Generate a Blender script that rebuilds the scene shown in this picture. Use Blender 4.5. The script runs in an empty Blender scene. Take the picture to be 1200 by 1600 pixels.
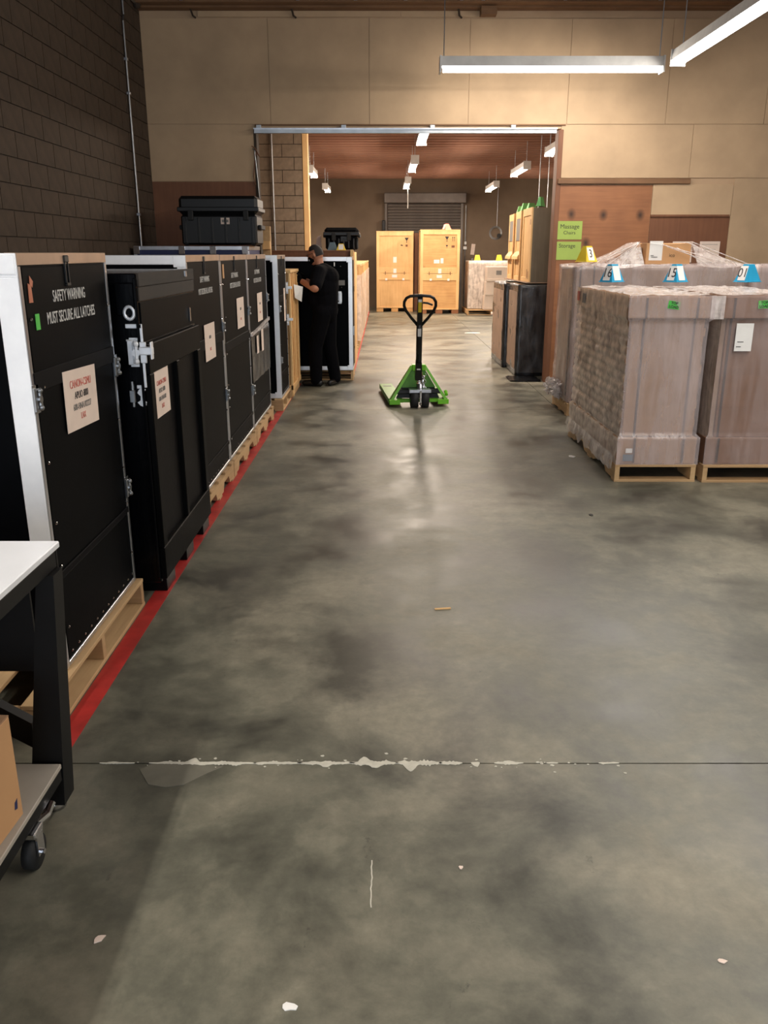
import bpy, bmesh, math, random
from mathutils import Vector, Matrix, noise
random.seed(7)
R = math.radians
S = bpy.context.scene
COL = S.collection

# ---------------------------------------------------------------- camera
cd = bpy.data.cameras.new('camera'); cam = bpy.data.objects.new('camera', cd); COL.objects.link(cam)
cam.location = (0, 0, 1.68); cam.rotation_euler = (R(90) - math.atan(405 / 1300), 0, 0)
cd.sensor_fit = 'VERTICAL'; cd.sensor_height = 36; cd.lens = 36 * 1300 / 1600; cd.clip_start = 0.05; cd.clip_end = 100
S.camera = cam
# ---------------------------------------------------------------- world, exposure
w = bpy.data.worlds.new('world'); S.world = w; w.use_nodes = True
w.node_tree.nodes['Background'].inputs[0].default_value = (0.02, 0.02, 0.02, 1)
w.node_tree.nodes['Background'].inputs[1].default_value = 0.3
S.view_settings.view_transform = 'Standard'; S.view_settings.look = 'None'
S.view_settings.gamma = 1; S.view_settings.use_curve_mapping = False
S.view_settings.exposure = 0.0
LAMP_NEAR = 90; LAMP_FAR = 175; LAMP_LEFT = 105     # watts of one fluorescent fixture
LCOL = (1.0, 0.93, 0.84); LCOL_FAR = (1.0, 0.84, 0.68)

dl = bpy.data.lights.new('bay_door_daylight', 'AREA'); dl.shape = 'RECTANGLE'; dl.size = 3.9; dl.size_y = 3.1; dl.energy = 300; dl.color = (.78, .88, 1.0)
do = bpy.data.objects.new('bay_door_daylight', dl); COL.objects.link(do); do.location = (-.4, -6.05, 1.6); do.rotation_euler = (R(90), 0, 0)

# ---------------------------------------------------------------- materials
def lin(c):
    return tuple((v / 255 / 12.92) if v / 255 <= .04045 else ((v / 255 + .055) / 1.055) ** 2.4 for v in c) + (1,)
class NT:
    def __init__(s, name):
        s.m = bpy.data.materials.new(name); s.m.use_nodes = True; s.t = s.m.node_tree; s.n = s.t.nodes
        s.b = s.n['Principled BSDF']; s.out = s.n['Material Output']; s.tc = s.n.new('ShaderNodeTexCoord')
    def link(s, a, b): s.t.links.new(a, b)
    def map(s, scale=(1, 1, 1), rot=(0, 0, 0)):
        k = s.n.new('ShaderNodeMapping'); k.inputs['Scale'].default_value = scale; k.inputs['Rotation'].default_value = rot
        s.link(s.tc.outputs['Object'], k.inputs['Vector']); return k.outputs[0]
    def noise(s, vec, scale, detail=4, rough=.55, dist=0):
        k = s.n.new('ShaderNodeTexNoise'); k.inputs['Scale'].default_value = scale; k.inputs['Detail'].default_value = detail
        k.inputs['Roughness'].default_value = rough; k.inputs['Distortion'].default_value = dist
        s.link(vec, k.inputs['Vector']); return k.outputs['Fac']
    def ramp(s, f, stops):
        k = s.n.new('ShaderNodeValToRGB'); e = k.color_ramp.elements
        while len(e) < len(stops): e.new(.5)
        for i, (p, c) in enumerate(stops):
            e[i].position = p; e[i].color = c if len(c) == 4 else tuple(c) + (1,)
        s.link(f, k.inputs[0]); return k.outputs[0]
    def mix(s, f, a, b, mode='MIX'):
        k = s.n.new('ShaderNodeMix'); k.data_type = 'RGBA'; k.blend_type = mode
        for i, v in ((0, f), (6, a), (7, b)):
            if isinstance(v, (int, float)): k.inputs[i].default_value = v
            elif isinstance(v, tuple): k.inputs[i].default_value = v
            else: s.link(v, k.inputs[i])
        return k.outputs[2]
    def bump(s, h, st, dist=.01):
        k = s.n.new('ShaderNodeBump'); k.inputs['Strength'].default_value = st; k.inputs['Distance'].default_value = dist
        s.link(h, k.inputs['Height']); s.link(k.outputs[0], s.b.inputs['Normal']); return k.outputs[0]
def plain(name, c, rough=.5, metal=0, var=.12, scale=6, bump=0, spec=.5, aniso=(1, 1, 1)):
    k = NT(name); b = k.b; L = lin(c); v = k.map(aniso)
    n = k.noise(v, scale)
    d = tuple(x * (1 - var) for x in L[:3]) + (1,); u = tuple(min(1, x * (1 + var)) for x in L[:3]) + (1,)
    k.link(k.ramp(n, [(.3, d), (.7, u)]), b.inputs['Base Color'])
    b.inputs['Roughness'].default_value = rough; b.inputs['Metallic'].default_value = metal
    b.inputs['Specular IOR Level'].default_value = spec
    if bump: k.bump(k.noise(v, scale * 8, 3), bump, .003)
    return k.m
def wood(name, c1, c2, axis=2, rough=.6, knots=0, sc=1.0, bump=.15):
    k = NT(name); s = [26 * sc] * 3; s[axis] = 1.6 * sc
    n = k.noise(k.map(tuple(s)), 1, 5, .6, .6)
    n2 = k.noise(k.map((1, 1, 1)), 3.1 * sc, 2)
    c = k.ramp(n, [(.25, lin(c1)), (.75, lin(c2))])
    c = k.mix(.35, c, k.ramp(n2, [(.35, lin(c1)), (.65, lin(c2))]))
    if isinstance(knots, tuple):
        for kp in knots:
            vm = k.n.new('ShaderNodeVectorMath'); vm.operation = 'DISTANCE'; vm.inputs[1].default_value = (kp[0] * 1.3, kp[1], kp[2]); k.link(k.map((1.3, 1, 1)), vm.inputs[0])
            kk = k.ramp(vm.outputs['Value'], [(.012, (1, 1, 1)), (.085, (0, 0, 0))]); c = k.mix(kk, c, lin(tuple(int(v * .5) for v in c1)))
    elif knots:
        vo = k.n.new('ShaderNodeTexVoronoi'); vo.inputs['Scale'].default_value = knots
        sk = [1.0] * 3; sk[axis] = .55
        k.link(k.map(tuple(sk)), vo.inputs['Vector'])
        kn = k.ramp(vo.outputs['Distance'], [(.045, (1, 1, 1)), (.13, (0, 0, 0))])
        c = k.mix(kn, c, lin(tuple(int(v * .45) for v in c1)))
    k.link(c, k.b.inputs['Base Color']); k.b.inputs['Roughness'].default_value = rough
    if bump: k.bump(n, bump, .002)
    return k.m
def emit(name, c, st):
    k = NT(name); k.b.inputs['Emission Color'].default_value = c; k.b.inputs['Emission Strength'].default_value = st
    k.b.inputs['Base Color'].default_value = (1, 1, 1, 1); return k.m
def film(name, tint=(235, 225, 220), lo=.12, hi=.6, scale=3.5, stretch=(1, 1, .25), bump=.9, rough=.2):
    """clear stretch film: transparent, with milky folds and gloss"""
    k = NT(name); v = k.map(stretch)
    n = k.noise(v, scale, 6, .65, .8); n2 = k.noise(k.map((4, 4, .5)), scale, 3, .6, .5)
    k.b.inputs['Base Color'].default_value = lin(tint); k.b.inputs['Roughness'].default_value = rough
    a = k.ramp(k.mix(.45, n, n2), [(.36, (lo,) * 3), (.66, (hi,) * 3)])
    k.link(a, k.b.inputs['Alpha']); k.b.inputs['Specular IOR Level'].default_value = .9
    k.bump(k.mix(.45, n, n2), bump, .012)
    return k.m

def floor_mat():
    k = NT('sealed_concrete'); o = k.map()
    big = k.noise(o, .5, 6, .62, .3); mid = k.noise(o, 1.7, 8, .62, .25); fine = k.noise(o, 18, 6, .75)
    c = k.ramp(big, [(.34, lin((82, 82, 71))), (.5, lin((106, 104, 90))), (.64, lin((136, 130, 113)))])
    c = k.mix(k.ramp(mid, [(.36, (.85,) * 3), (.54, (0,) * 3)]), c, lin((58, 57, 51)))
    c = k.mix(k.ramp(mid, [(.52, (0,) * 3), (.76, (.6,) * 3)]), c, lin((150, 141, 122)))
    c = k.mix(.55, c, k.ramp(fine, [(.3, (.36,) * 3), (.7, (.62,) * 3)]), 'OVERLAY')
    mot = k.noise(o, 6.5, 8, .75, .4)
    c = k.mix(.5, c, k.ramp(mot, [(.32, (.34,) * 3), (.68, (.64,) * 3)]), 'OVERLAY')
    pit = k.noise(k.map((1, .6, 1)), 7, 6, .8)
    c = k.mix(k.ramp(pit, [(.27, (.75,) * 3), (.36, (0,) * 3)]), c, lin((40, 38, 35)))
    c = k.mix(k.ramp(pit, [(.70, (0,) * 3), (.78, (.4,) * 3)]), c, lin((150, 144, 130)))
    k.link(c, k.b.inputs['Base Color'])
    k.link(k.ramp(mid, [(.35, (.33,) * 3), (.65, (.55,) * 3)]), k.b.inputs['Roughness'])
    k.b.inputs['Specular IOR Level'].default_value = .55
    k.bump(k.mix(.3, mid, fine), .1, .004)
    return k.m

M = {}
M['floor'] = floor_mat()
M['groove'] = plain('joint_groove', (38, 37, 35), .9)
M['filler'] = plain('joint_filler', (190, 186, 172), .8, scale=30)
M['tape'] = plain('red_floor_tape', (172, 44, 40), .5, scale=9, var=.25)
M['block'] = plain('concrete_block', (128, 112, 94), .92, scale=12, var=.16, bump=.3)
M['block_left'] = plain('brown_painted_block', (70, 56, 43), .92, scale=9, var=.18, bump=.3)
M['mortar'] = plain('mortar', (58, 47, 37), .95, scale=20)
M['drywall'] = plain('beige_wall', (180, 152, 122), .85, scale=1.6, var=.1, bump=.08)
M['panelbeige'] = plain('beige_panel', (186, 158, 126), .8, scale=2.2, var=.1, bump=.08)
M['farwall'] = plain('far_wall', (118, 101, 84), .9, scale=1.5, var=.12, bump=.1)
YWP = 11.266
M['plybrown'] = wood('brown_plywood', (128, 82, 52), (160, 106, 68), 0, .6, knots=((2.39, YWP, 2.15), (2.80, YWP, 2.14), (3.27, YWP, 2.14), (2.6, YWP, 1.8)))
M['plydark'] = wood('dark_plywood', (106, 66, 44), (128, 84, 56), 2, .65)
M['beam'] = wood('beam_wood', (104, 74, 50), (140, 104, 72), 0, .75)
M['joist'] = wood('joist_wood', (138, 98, 80), (164, 122, 100), 0, .8)
M['deckwood'] = wood('roof_deck_wood', (70, 50, 40), (96, 70, 56), 1, .85)
M['pallet'] = wood('pallet_wood', (166, 132, 92), (206, 172, 126), 1, .75)
M['palletx'] = wood('pallet_wood_cross', (156, 122, 84), (196, 162, 118), 0, .75)
M['pine'] = wood('pine_plywood', (206, 160, 104), (232, 190, 132), 2, .6)
M['pine2'] = wood('pine_plywood_grained', (190, 140, 86), (222, 176, 116), 0, .6, knots=1.2)
M['pineframe'] = wood('pine_batten', (214, 168, 110), (238, 198, 140), 2, .6)
M['plyshade'] = wood('shaded_plywood', (96, 84, 68), (120, 106, 86), 2, .7)  # grey-brown tone puts the shade of the unlit crate end into the colour
M['black'] = plain('black_laminate', (6, 7, 9), .5, scale=5, var=.25, bump=.06, spec=.035)
M['blackband'] = plain('black_band', (15, 15, 17), .6, scale=7, spec=.06)
M['gloss'] = plain('black_gloss_paint', (8, 9, 12), .24, scale=8, var=.3, bump=.25, spec=.14, aniso=(1, 1, .2))
M['semi'] = plain('worn_black_paint', (10, 10, 10), .5, scale=10, var=.35, bump=.2, spec=.05, aniso=(1, 1, .3))
M['dusty'] = wood('dusty_black_plank', (20, 17, 14), (48, 38, 28), 1, .8)
M['innerblack'] = plain('black_inner_panel', (8, 8, 10), .5, scale=8, var=.3, bump=.2, spec=.05)
M['alu'] = plain('brushed_aluminium', (214, 216, 222), .32, 1, .1, 14, aniso=(1, 1, .1))
M['aluglare'] = plain('glare_white_aluminium', (248, 249, 252), .36, .35, .04, 14)  # whitened aluminium: glare on camera-facing trim and latches is in the colour
M['chrome'] = plain('chrome', (225, 225, 228), .14, 1, .05)
M['steel'] = plain('zinc_steel', (176, 178, 180), .35, 1, .15)
M['dark'] = plain('dark_plastic', (12, 12, 13), .45, var=.2)
M['cloth'] = plain('black_cloth', (10, 10, 12), 1, scale=40, spec=.1, bump=.3, var=.2)
M['rubber'] = plain('rubber', (24, 24, 24), .7)
M['blue'] = plain('dark_blue_laminate', (28, 36, 84), .45)
M['paper'] = plain('paper', (226, 206, 192), .8, scale=8, var=.06)
M['white'] = plain('white_paper', (232, 230, 226), .7, var=.05)
M['greyprint'] = plain('grey_print', (128, 124, 120), .8)
M['redprint'] = plain('red_print', (206, 116, 104), .8)
M['ink'] = plain('ink', (52, 48, 48), .8)
M['stencil'] = plain('white_stencil', (198, 196, 192), .7, scale=60, var=.2)
M['green'] = plain('green_paper', (156, 178, 86), .7, var=.06)
M['gsticker'] = plain('green_sticker', (78, 190, 74), .5)
M['jack'] = plain('green_enamel', (104, 178, 34), .3, scale=5, var=.1)
M['jackdark'] = plain('green_enamel_worn', (84, 140, 44), .38, scale=12, var=.2)
M['yellow'] = plain('yellow_plastic', (226, 196, 52), .45)
M['cyan'] = plain('blue_plastic', (44, 156, 200), .4)
M['lime'] = plain('mint_green_plastic', (120, 196, 120), .5)
M['orange'] = plain('orange_plastic', (232, 110, 80), .5)
M['card'] = plain('cardboard', (158, 122, 90), .85, scale=3, var=.1, bump=.1, aniso=(.6, .6, 4))
M['carddark'] = plain('brown_cardboard', (124, 90, 68), .85, scale=3, var=.12, bump=.1, aniso=(.6, .6, 4))
M['filmclear'] = film('clearer_stretch_film', (222, 208, 208), lo=.08, hi=.34, rough=.25)
M['cardlight'] = plain('kraft_carton', (196, 150, 104), .8, scale=3, var=.06)
M['cardgrey'] = plain('greyish_carton', (150, 124, 104), .85, scale=4, var=.15)
M['whitebox'] = plain('white_carton', (206, 190, 176), .8, scale=5, var=.05)
M['shrinkgrey'] = plain('grey_brown_load', (104, 88, 76), .6, scale=4, var=.2)
M['blackfilm'] = plain('black_stretch_film', (10, 11, 14), .26, scale=5, var=.3, bump=.6, spec=.45, aniso=(1, 1, .5))
M['film'] = film('clear_stretch_film', (222, 208, 208), lo=.22, hi=.5, rough=.25)
M['filmlit'] = film('lit_stretch_film', (246, 232, 220), lo=.3, hi=.82, rough=.28, scale=5, stretch=(1, 1, 1))  # paler, milkier film: light on the loads' sides is put into the tint
M['filmrag'] = film('bunched_stretch_film', lo=.3, hi=.9, scale=9, stretch=(1, 1, 1))
M['tabletop'] = plain('white_laminate', (232, 234, 238), .3, var=.03)
M['shelf'] = plain('grey_board', (168, 160, 148), .6, var=.08)
M['frame'] = plain('black_steel', (12, 12, 12), .5, spec=.25, scale=7, var=.3)
M['slat'] = plain('rolling_door_steel', (112, 104, 98), .5, .3, .1)
M['lamp_tube'] = emit('lamp_tube', (1, .96, .92, 1), 14)
M['enamel'] = plain('white_enamel', (214, 212, 208), .4)
M['skin'] = plain('skin', (176, 120, 92), .55, var=.06)
M['hair'] = plain('dark_hair', (34, 28, 25), .8, scale=60, bump=.4)
M['shirt'] = plain('black_tshirt', (13, 13, 16), 1, spec=.08, scale=10, bump=.2)
M['trousers'] = plain('black_trousers', (11, 11, 14), 1, spec=.08, scale=10, bump=.2)
M['bluegrey'] = plain('blue_grey_plastic', (92, 112, 124), .5)
M['redbit'] = plain('red_tag', (180, 50, 44), .5)

# ---------------------------------------------------------------- mesh helpers
class MB:
    def __init__(s): s.bm = bmesh.new()
    def box(s, x0, x1, y0, y1, z0, z1, bev=0):
        a = [s.bm.verts.new(p) for p in ((x0, y0, z0), (x1, y0, z0), (x1, y1, z0), (x0, y1, z0), (x0, y0, z1), (x1, y0, z1), (x1, y1, z1), (x0, y1, z1))]
        f = [s.bm.faces.new([a[i] for i in q]) for q in ((3, 2, 1, 0), (4, 5, 6, 7), (0, 1, 5, 4), (1, 2, 6, 5), (2, 3, 7, 6), (3, 0, 4, 7))]
        if bev:
            es = list({e for g in f for e in g.edges})
            bmesh.ops.bevel(s.bm, geom=es, offset=bev, segments=1, affect='EDGES')
        return s
    def hexa(s, b, t):   # bottom and top quads (ccw from above)
        a = [s.bm.verts.new(p) for p in list(b) + list(t)]
        for q in ((3, 2, 1, 0), (4, 5, 6, 7), (0, 1, 5, 4), (1, 2, 6, 5), (2, 3, 7, 6), (3, 0, 4, 7)): s.bm.faces.new([a[i] for i in q])
        return s
    def cyl(s, p0, p1, r, seg=12, r2=None, cap=True):
        p0, p1 = Vector(p0), Vector(p1); d = (p1 - p0)
        if d.length < 1e-6: return s
        z = d.normalized(); x = z.orthogonal().normalized(); y = z.cross(x); r2 = r if r2 is None else r2
        A = [s.bm.verts.new(p0 + (x * math.cos(t) + y * math.sin(t)) * r) for t in [2 * math.pi * i / seg for i in range(seg)]]
        B = [s.bm.verts.new(p1 + (x * math.cos(t) + y * math.sin(t)) * r2) for t in [2 * math.pi * i / seg for i in range(seg)]]
        for i in range(seg):
            j = (i + 1) % seg; s.bm.faces.new((A[i], A[j], B[j], B[i]))
        if cap: s.bm.faces.new(A[::-1]); s.bm.faces.new(B)
        return s
    def ball(s, c, r, seg=12, scale=(1, 1, 1), rot=None):
        m = Matrix.Translation(c) @ (rot or Matrix.Identity(4)) @ Matrix.Diagonal((*scale, 1))
        bmesh.ops.create_uvsphere(s.bm, u_segments=seg, v_segments=max(6, seg * 2 // 3), radius=r, matrix=m); return s
    def capsule(s, p0, p1, r, r2=None, seg=12):
        r2 = r if r2 is None else r2
        s.cyl(p0, p1, r, seg, r2); s.ball(p0, r, seg); s.ball(p1, r2, seg); return s
    def tube(s, pts, r, seg=8, closed=False):
        pts = [Vector(p) for p in pts]; n = len(pts); rings = []; up = None
        for i, p in enumerate(pts):
            a = pts[i - 1] if (i > 0 or closed) else p; b = pts[(i + 1) % n] if (i < n - 1 or closed) else p
            t = (b - a).normalized()
            if up is None: up = t.orthogonal().normalized()
            up = (up - t * up.dot(t)).normalized(); v = t.cross(up)
            rings.append([s.bm.verts.new(p + (up * math.cos(q) + v * math.sin(q)) * r) for q in [2 * math.pi * k / seg for k in range(seg)]])
        for i in range(n if closed else n - 1):
            A, B = rings[i], rings[(i + 1) % n]
            for k in range(seg):
                j = (k + 1) % seg; s.bm.faces.new((A[k], A[j], B[j], B[k]))
        if not closed: s.bm.faces.new(rings[0][::-1]); s.bm.faces.new(rings[-1])
        return s
    def prism(s, pts, axis, a, b):
        def P(u, v, w): return {0: (w, u, v), 1: (u, w, v), 2: (u, v, w)}[axis]
        A = [s.bm.verts.new(P(u, v, a)) for u, v in pts]; B = [s.bm.verts.new(P(u, v, b)) for u, v in pts]; n = len(pts)
        s.bm.faces.new(A[::-1]); s.bm.faces.new(B)
        for i in range(n):
            j = (i + 1) % n; s.bm.faces.new((A[i], A[j], B[j], B[i]))
        return s
    def xf(s, m): s.bm.transform(m); return s
    def data(s, name, mat, smooth=False, org=Vector((0, 0, 0))):
        bmesh.ops.recalc_face_normals(s.bm, faces=s.bm.faces)
        s.bm.transform(Matrix.Translation(-org))
        me = bpy.data.meshes.new(name); s.bm.to_mesh(me); s.bm.free()
        if mat: me.materials.append(M[mat] if isinstance(mat, str) else mat)
        if smooth:
            for p in me.polygons: p.use_smooth = True
        return me
def worg(o):
    v = Vector((0, 0, 0))
    while o is not None: v += o.location; o = o.parent
    return v
def obj(name, mb, mat, parent=None, smooth=False, label=None, kind=None):
    """link a bmesh built in world space as ONE mesh object below its thing"""
    o = bpy.data.objects.new(name, mb.data(name, mat, smooth, worg(parent))); COL.objects.link(o); o.parent = parent
    if label: o['label'] = label
    if kind: o['kind'] = kind
    return o
def thing(name, label, cat, loc=(0, 0, 0), group=None, kind=None):
    o = bpy.data.objects.new(name, None); COL.objects.link(o); o.location = loc; o.empty_display_size = .1
    if label: o['label'] = label
    if cat: o['category'] = cat
    if group: o['group'] = group
    if kind: o['kind'] = kind
    return o
def single(name, mb, mat, label, cat, group=None, smooth=False, kind=None):
    vs = [v.co for v in mb.bm.verts]
    lo = [min(v[i] for v in vs) for i in range(3)]; hi = [max(v[i] for v in vs) for i in range(3)]
    org = Vector(((lo[0] + hi[0]) / 2, (lo[1] + hi[1]) / 2, lo[2]))
    o = bpy.data.objects.new(name, mb.data(name, mat, smooth, org)); COL.objects.link(o); o.location = org
    if label: o['label'] = label
    if cat: o['category'] = cat
    if group: o['group'] = group
    if kind: o['kind'] = kind
    return o
def struct(name, mb, mat, parent=None):
    o = obj(name, mb, mat, parent)
    if parent is None: o['kind'] = 'structure'
    return o
def copyto(o, parent, loc):
    c = o.copy(); COL.objects.link(c); c.parent = parent; c.location = loc; return c
BAS = {'+x': ((0, 1, 0), (0, 0, 1)), '-x': ((0, -1, 0), (0, 0, 1)), '-y': ((1, 0, 0), (0, 0, 1)), '+z': ((1, 0, 0), (0, 1, 0))}
def text(name, s, size, center, face, mat, parent, sx=1.0, bold=0.0, basis=None):
    r, u = basis or BAS[face]; r, u = Vector(r), Vector(u); n = r.cross(u)
    cu = bpy.data.curves.new(name, 'FONT'); cu.body = s; cu.size = size; cu.align_x = 'CENTER'; cu.align_y = 'CENTER'
    cu.extrude = .0006; cu.offset = bold; cu.resolution_u = 3
    t = bpy.data.objects.new(name, cu); COL.objects.link(t)
    me = bpy.data.meshes.new_from_object(t.evaluated_get(bpy.context.evaluated_depsgraph_get()))
    bpy.data.objects.remove(t); bpy.data.curves.remove(cu)
    m = Matrix.Identity(4)
    for i in range(3): m[i][0] = r[i] * sx; m[i][1] = u[i]; m[i][2] = n[i]; m[i][3] = center[i]
    me.transform(m); me.transform(Matrix.Translation(-worg(parent)))
    me.materials.clear(); me.materials.append(M[mat])
    o = bpy.data.objects.new(name, me); COL.objects.link(o); o.parent = parent; return o
def fbox(face, c, w, h, d, o=0.0):
    """box lying on a face: centre c, width w (sideways), height h, proud d"""
    mb = MB(); x, y, z = c
    if face == '+x': mb.box(x + o, x + o + d, y - w / 2, y + w / 2, z - h / 2, z + h / 2)
    elif face == '-x': mb.box(x - o - d, x - o, y - w / 2, y + w / 2, z - h / 2, z + h / 2)
    elif face == '-y': mb.box(x - w / 2, x + w / 2, y - o - d, y - o, z - h / 2, z + h / 2)
    return mb
def nz(p, s=1.0): return noise.noise(Vector(p) * s)
def sheet(x0, x1, y0, y1, z0, z1, amp=.012, step=.06, faces='xXyYZ', sc=5, seed=0):
    """skin of film around a box, each face a wrinkled grid"""
    mb = MB()
    def grid(fn, nu, nv):
        V = [[mb.bm.verts.new(fn(i / nu, j / nv)) for j in range(nv + 1)] for i in range(nu + 1)]
        for i in range(nu):
            for j in range(nv): mb.bm.faces.new((V[i][j], V[i + 1][j], V[i + 1][j + 1], V[i][j + 1]))
    def d(x, y, z, k=1): return amp * (nz((x * k, y * k, z * .7), sc) + .6 * nz((x, y, z * 3 + seed), sc * 2.3))
    def N(a, b): return max(2, int(abs(b - a) / step))
    if 'x' in faces: grid(lambda u, v: (x0 - d(x0, y0 + (y1 - y0) * u, z0 + (z1 - z0) * v), y0 + (y1 - y0) * u, z0 + (z1 - z0) * v), N(y0, y1), N(z0, z1))
    if 'X' in faces: grid(lambda u, v: (x1 + d(x1, y0 + (y1 - y0) * u, z0 + (z1 - z0) * v), y0 + (y1 - y0) * u, z0 + (z1 - z0) * v), N(y0, y1), N(z0, z1))
    if 'y' in faces: grid(lambda u, v: (x0 + (x1 - x0) * u, y0 - d(x0 + (x1 - x0) * u, y0, z0 + (z1 - z0) * v), z0 + (z1 - z0) * v), N(x0, x1), N(z0, z1))
    if 'Y' in faces: grid(lambda u, v: (x0 + (x1 - x0) * u, y1, z0 + (z1 - z0) * v), 2, 2)
    if 'Z' in faces: grid(lambda u, v: (x0 + (x1 - x0) * u, y0 + (y1 - y0) * v, z1 + abs(d(x0 + (x1 - x0) * u, y0 + (y1 - y0) * v, z1))), N(x0, x1), N(y0, y1))
    bmesh.ops.remove_doubles(mb.bm, verts=mb.bm.verts, dist=amp * 1.2)
    return mb
def remesh(mb, voxel, smooth=2):
    me = mb.data('tmp', None); o = bpy.data.objects.new('tmp', me); COL.objects.link(o)
    m = o.modifiers.new('r', 'REMESH'); m.mode = 'VOXEL'; m.voxel_size = voxel
    if smooth:
        s = o.modifiers.new('s', 'SMOOTH'); s.iterations = smooth; s.factor = .5
    r = bpy.data.meshes.new_from_object(o.evaluated_get(bpy.context.evaluated_depsgraph_get()))
    bpy.data.objects.remove(o); out = MB(); out.bm.from_mesh(r); bpy.data.meshes.remove(r); return out

# ================================================================ STRUCTURE
XL, XR, YB, YW, YF = -2.93, 6.2, -6.0, 11.28, 27.7
ZN, ZF = 5.0, 4.0
floor = struct('floor', MB().box(XL - .2, XR + .2, YB - .2, YF + .2, -.2, -.012), 'groove')
xs = [XL, 1.95, XR]; ys = [YB, 2.48, 9.26, 16.0, 22.0, YF]
for i in range(2):
    for j in range(5):
        if j < 2:
            if i == 0: obj('floor_slab', MB().box(XL + .003, XR - .003, ys[j] + .003, ys[j + 1] - .003, -.012, 0), 'floor', floor)
            continue
        obj('floor_slab', MB().box(xs[i] + .003, xs[i + 1] - .003, ys[j] + .003, ys[j + 1] - .003, -.012, 0), 'floor', floor)
# crumbling pale filler along the joint
mb = MB()
for (a, b, wmax) in ((-.98, -.86, .010), (-.81, -.44, .034), (-.45, -.28, .022), (-.30, -.10, .034), (-.12, .05, .055), (.04, .2, .06), (.19, .27, .04), (.3, .33, .02), (.38, .48, .034), (.56, .6, .012), (.74, .81, .014)):
    n = max(6, int((b - a) / .006)); up = []; dn = []
    for i in range(n + 1):
        x = a + (b - a) * i / n; e = min(1, 4 * min(i, n - i) / n)
        up.append((x, 2.483 + e * wmax * (.08 + 1.1 * max(0, nz((x, 1, 0), 22)) + .35 * abs(nz((x, 4, 0), 90))))); dn.append((x, 2.479 - e * wmax * (.1 + 1.3 * max(0, nz((x, 7, 0), 17)) + .4 * abs(nz((x, 2, 0), 80)))))
    mb.prism(dn + up[::-1], 2, .0, .0018)
for k in range(46):   # loose chips around it
    x = random.uniform(-.85, .85); y = 2.48 + random.gauss(0, .022); q = random.uniform(.0015, .006)
    mb.prism([(x + q * math.cos(t) * random.uniform(.6, 1.8), y + q * math.sin(t) * random.uniform(.6, 1.3)) for t in (0, 1.2, 2.5, 3.7, 5.1)], 2, 0, .0016)
fo = obj('joint_filler', mb, 'filler', floor); fo['kind'] = 'stuff'
mb = MB()   # the large pale patch left of the joint
pts = [(-.83, 2.44), (-.78, 2.36), (-.72, 2.345), (-.66, 2.36), (-.6, 2.42), (-.55, 2.46), (-.62, 2.474), (-.80, 2.476)]
mb.prism(pts, 2, 0, .0012); obj('joint_filler', mb, plain('thin_filler', (104, 101, 89), .6, scale=14), floor)

single('floor_tape', MB().box(-1.19, -1.11, 1.2, 11.2, .0003, .0016), 'tape', 'long red tape line on the floor beside the row of black cases', 'tape')
single('floor_tape', MB().box(-.50, -.43, 11.9, 26, .0003, .0016), 'tape', 'red tape line beyond the doorway beside the film-wrapped crates', 'tape')

def blockwall(parent, axis, plane, a0, a1, z0, z1, mat, proud=.012, name='concrete_block', stuff=False, sgn=1):
    """courses of blocks; axis 'y' = wall in the YZ plane, 'x' = wall in the XZ plane facing -y"""
    allmb = MB(); proto = None; k0 = int(round(z0 / .2))
    zz = k0 * .2; k = k0
    while zz < z1 - .05:
        a = a0 - (.2 if k % 2 else 0)
        while a < a1 - .02:
            s, e = max(a, a0) + .005, min(a + .4, a1) - .005
            if e - s > .04:
                full = abs((e - s) - .39) < .001
                c = Vector((plane, (s + e) / 2, zz + .1)) if axis == 'y' else Vector(((s + e) / 2, plane, zz + .1))
                h = .095; q = (e - s) / 2; j = random.uniform(-.002, .002)
                def mk(m, c0): 
                    if axis == 'y': m.box(c0.x, c0.x + proud + j, c0.y - q, c0.y + q, c0.z - h, c0.z + h)
                    else: m.box(c0.x - q, c0.x + q, c0.y - proud - j, c0.y, c0.z - h, c0.z + h)
                if stuff: mk(allmb, c)
                elif full and proto is not None: copyto(proto, parent, c - worg(parent))
                else:
                    m = MB(); mk(m, Vector((0, 0, 0)))
                    o = bpy.data.objects.new(name, m.data(name, mat)); COL.objects.link(o); o.parent = parent; o.location = c - worg(parent)
                    if full: proto = o
            a += .4
        zz += .2; k += 1
    if stuff:
        o = obj(name, allmb, mat, parent); o['kind'] = 'stuff'
    else: allmb.bm.free()
wl = struct('wall_left', MB().box(XL - .22, XL - .012, YB, YF, 0, ZN), 'mortar')
blockwall(wl, 'y', XL - .012, 5.6, YW, 1.4, 4.8, 'block_left')
blockwall(wl, 'y', XL - .012, -2.0, 5.6, 0, 4.8, 'block_left', stuff=True)
blockwall(wl, 'y', XL - .012, 5.6, YW, 0, 1.4, 'block_left', stuff=True)
blockwall(wl, 'y', XL - .012, YW + .16, 15.0, 0, 4.0, 'block_left', stuff=True)
struct('wall_right', MB().box(XR, XR + .2, YB, YF, 0, ZN), 'block_left')
struct('wall_behind', MB().box(XL - .2, -2.4, YB - .2, YB, 0, ZN).box(1.6, XR + .2, YB - .2, YB, 0, ZN).box(-2.4, 1.6, YB - .2, YB, 3.2, ZN), 'block_left')
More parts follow.
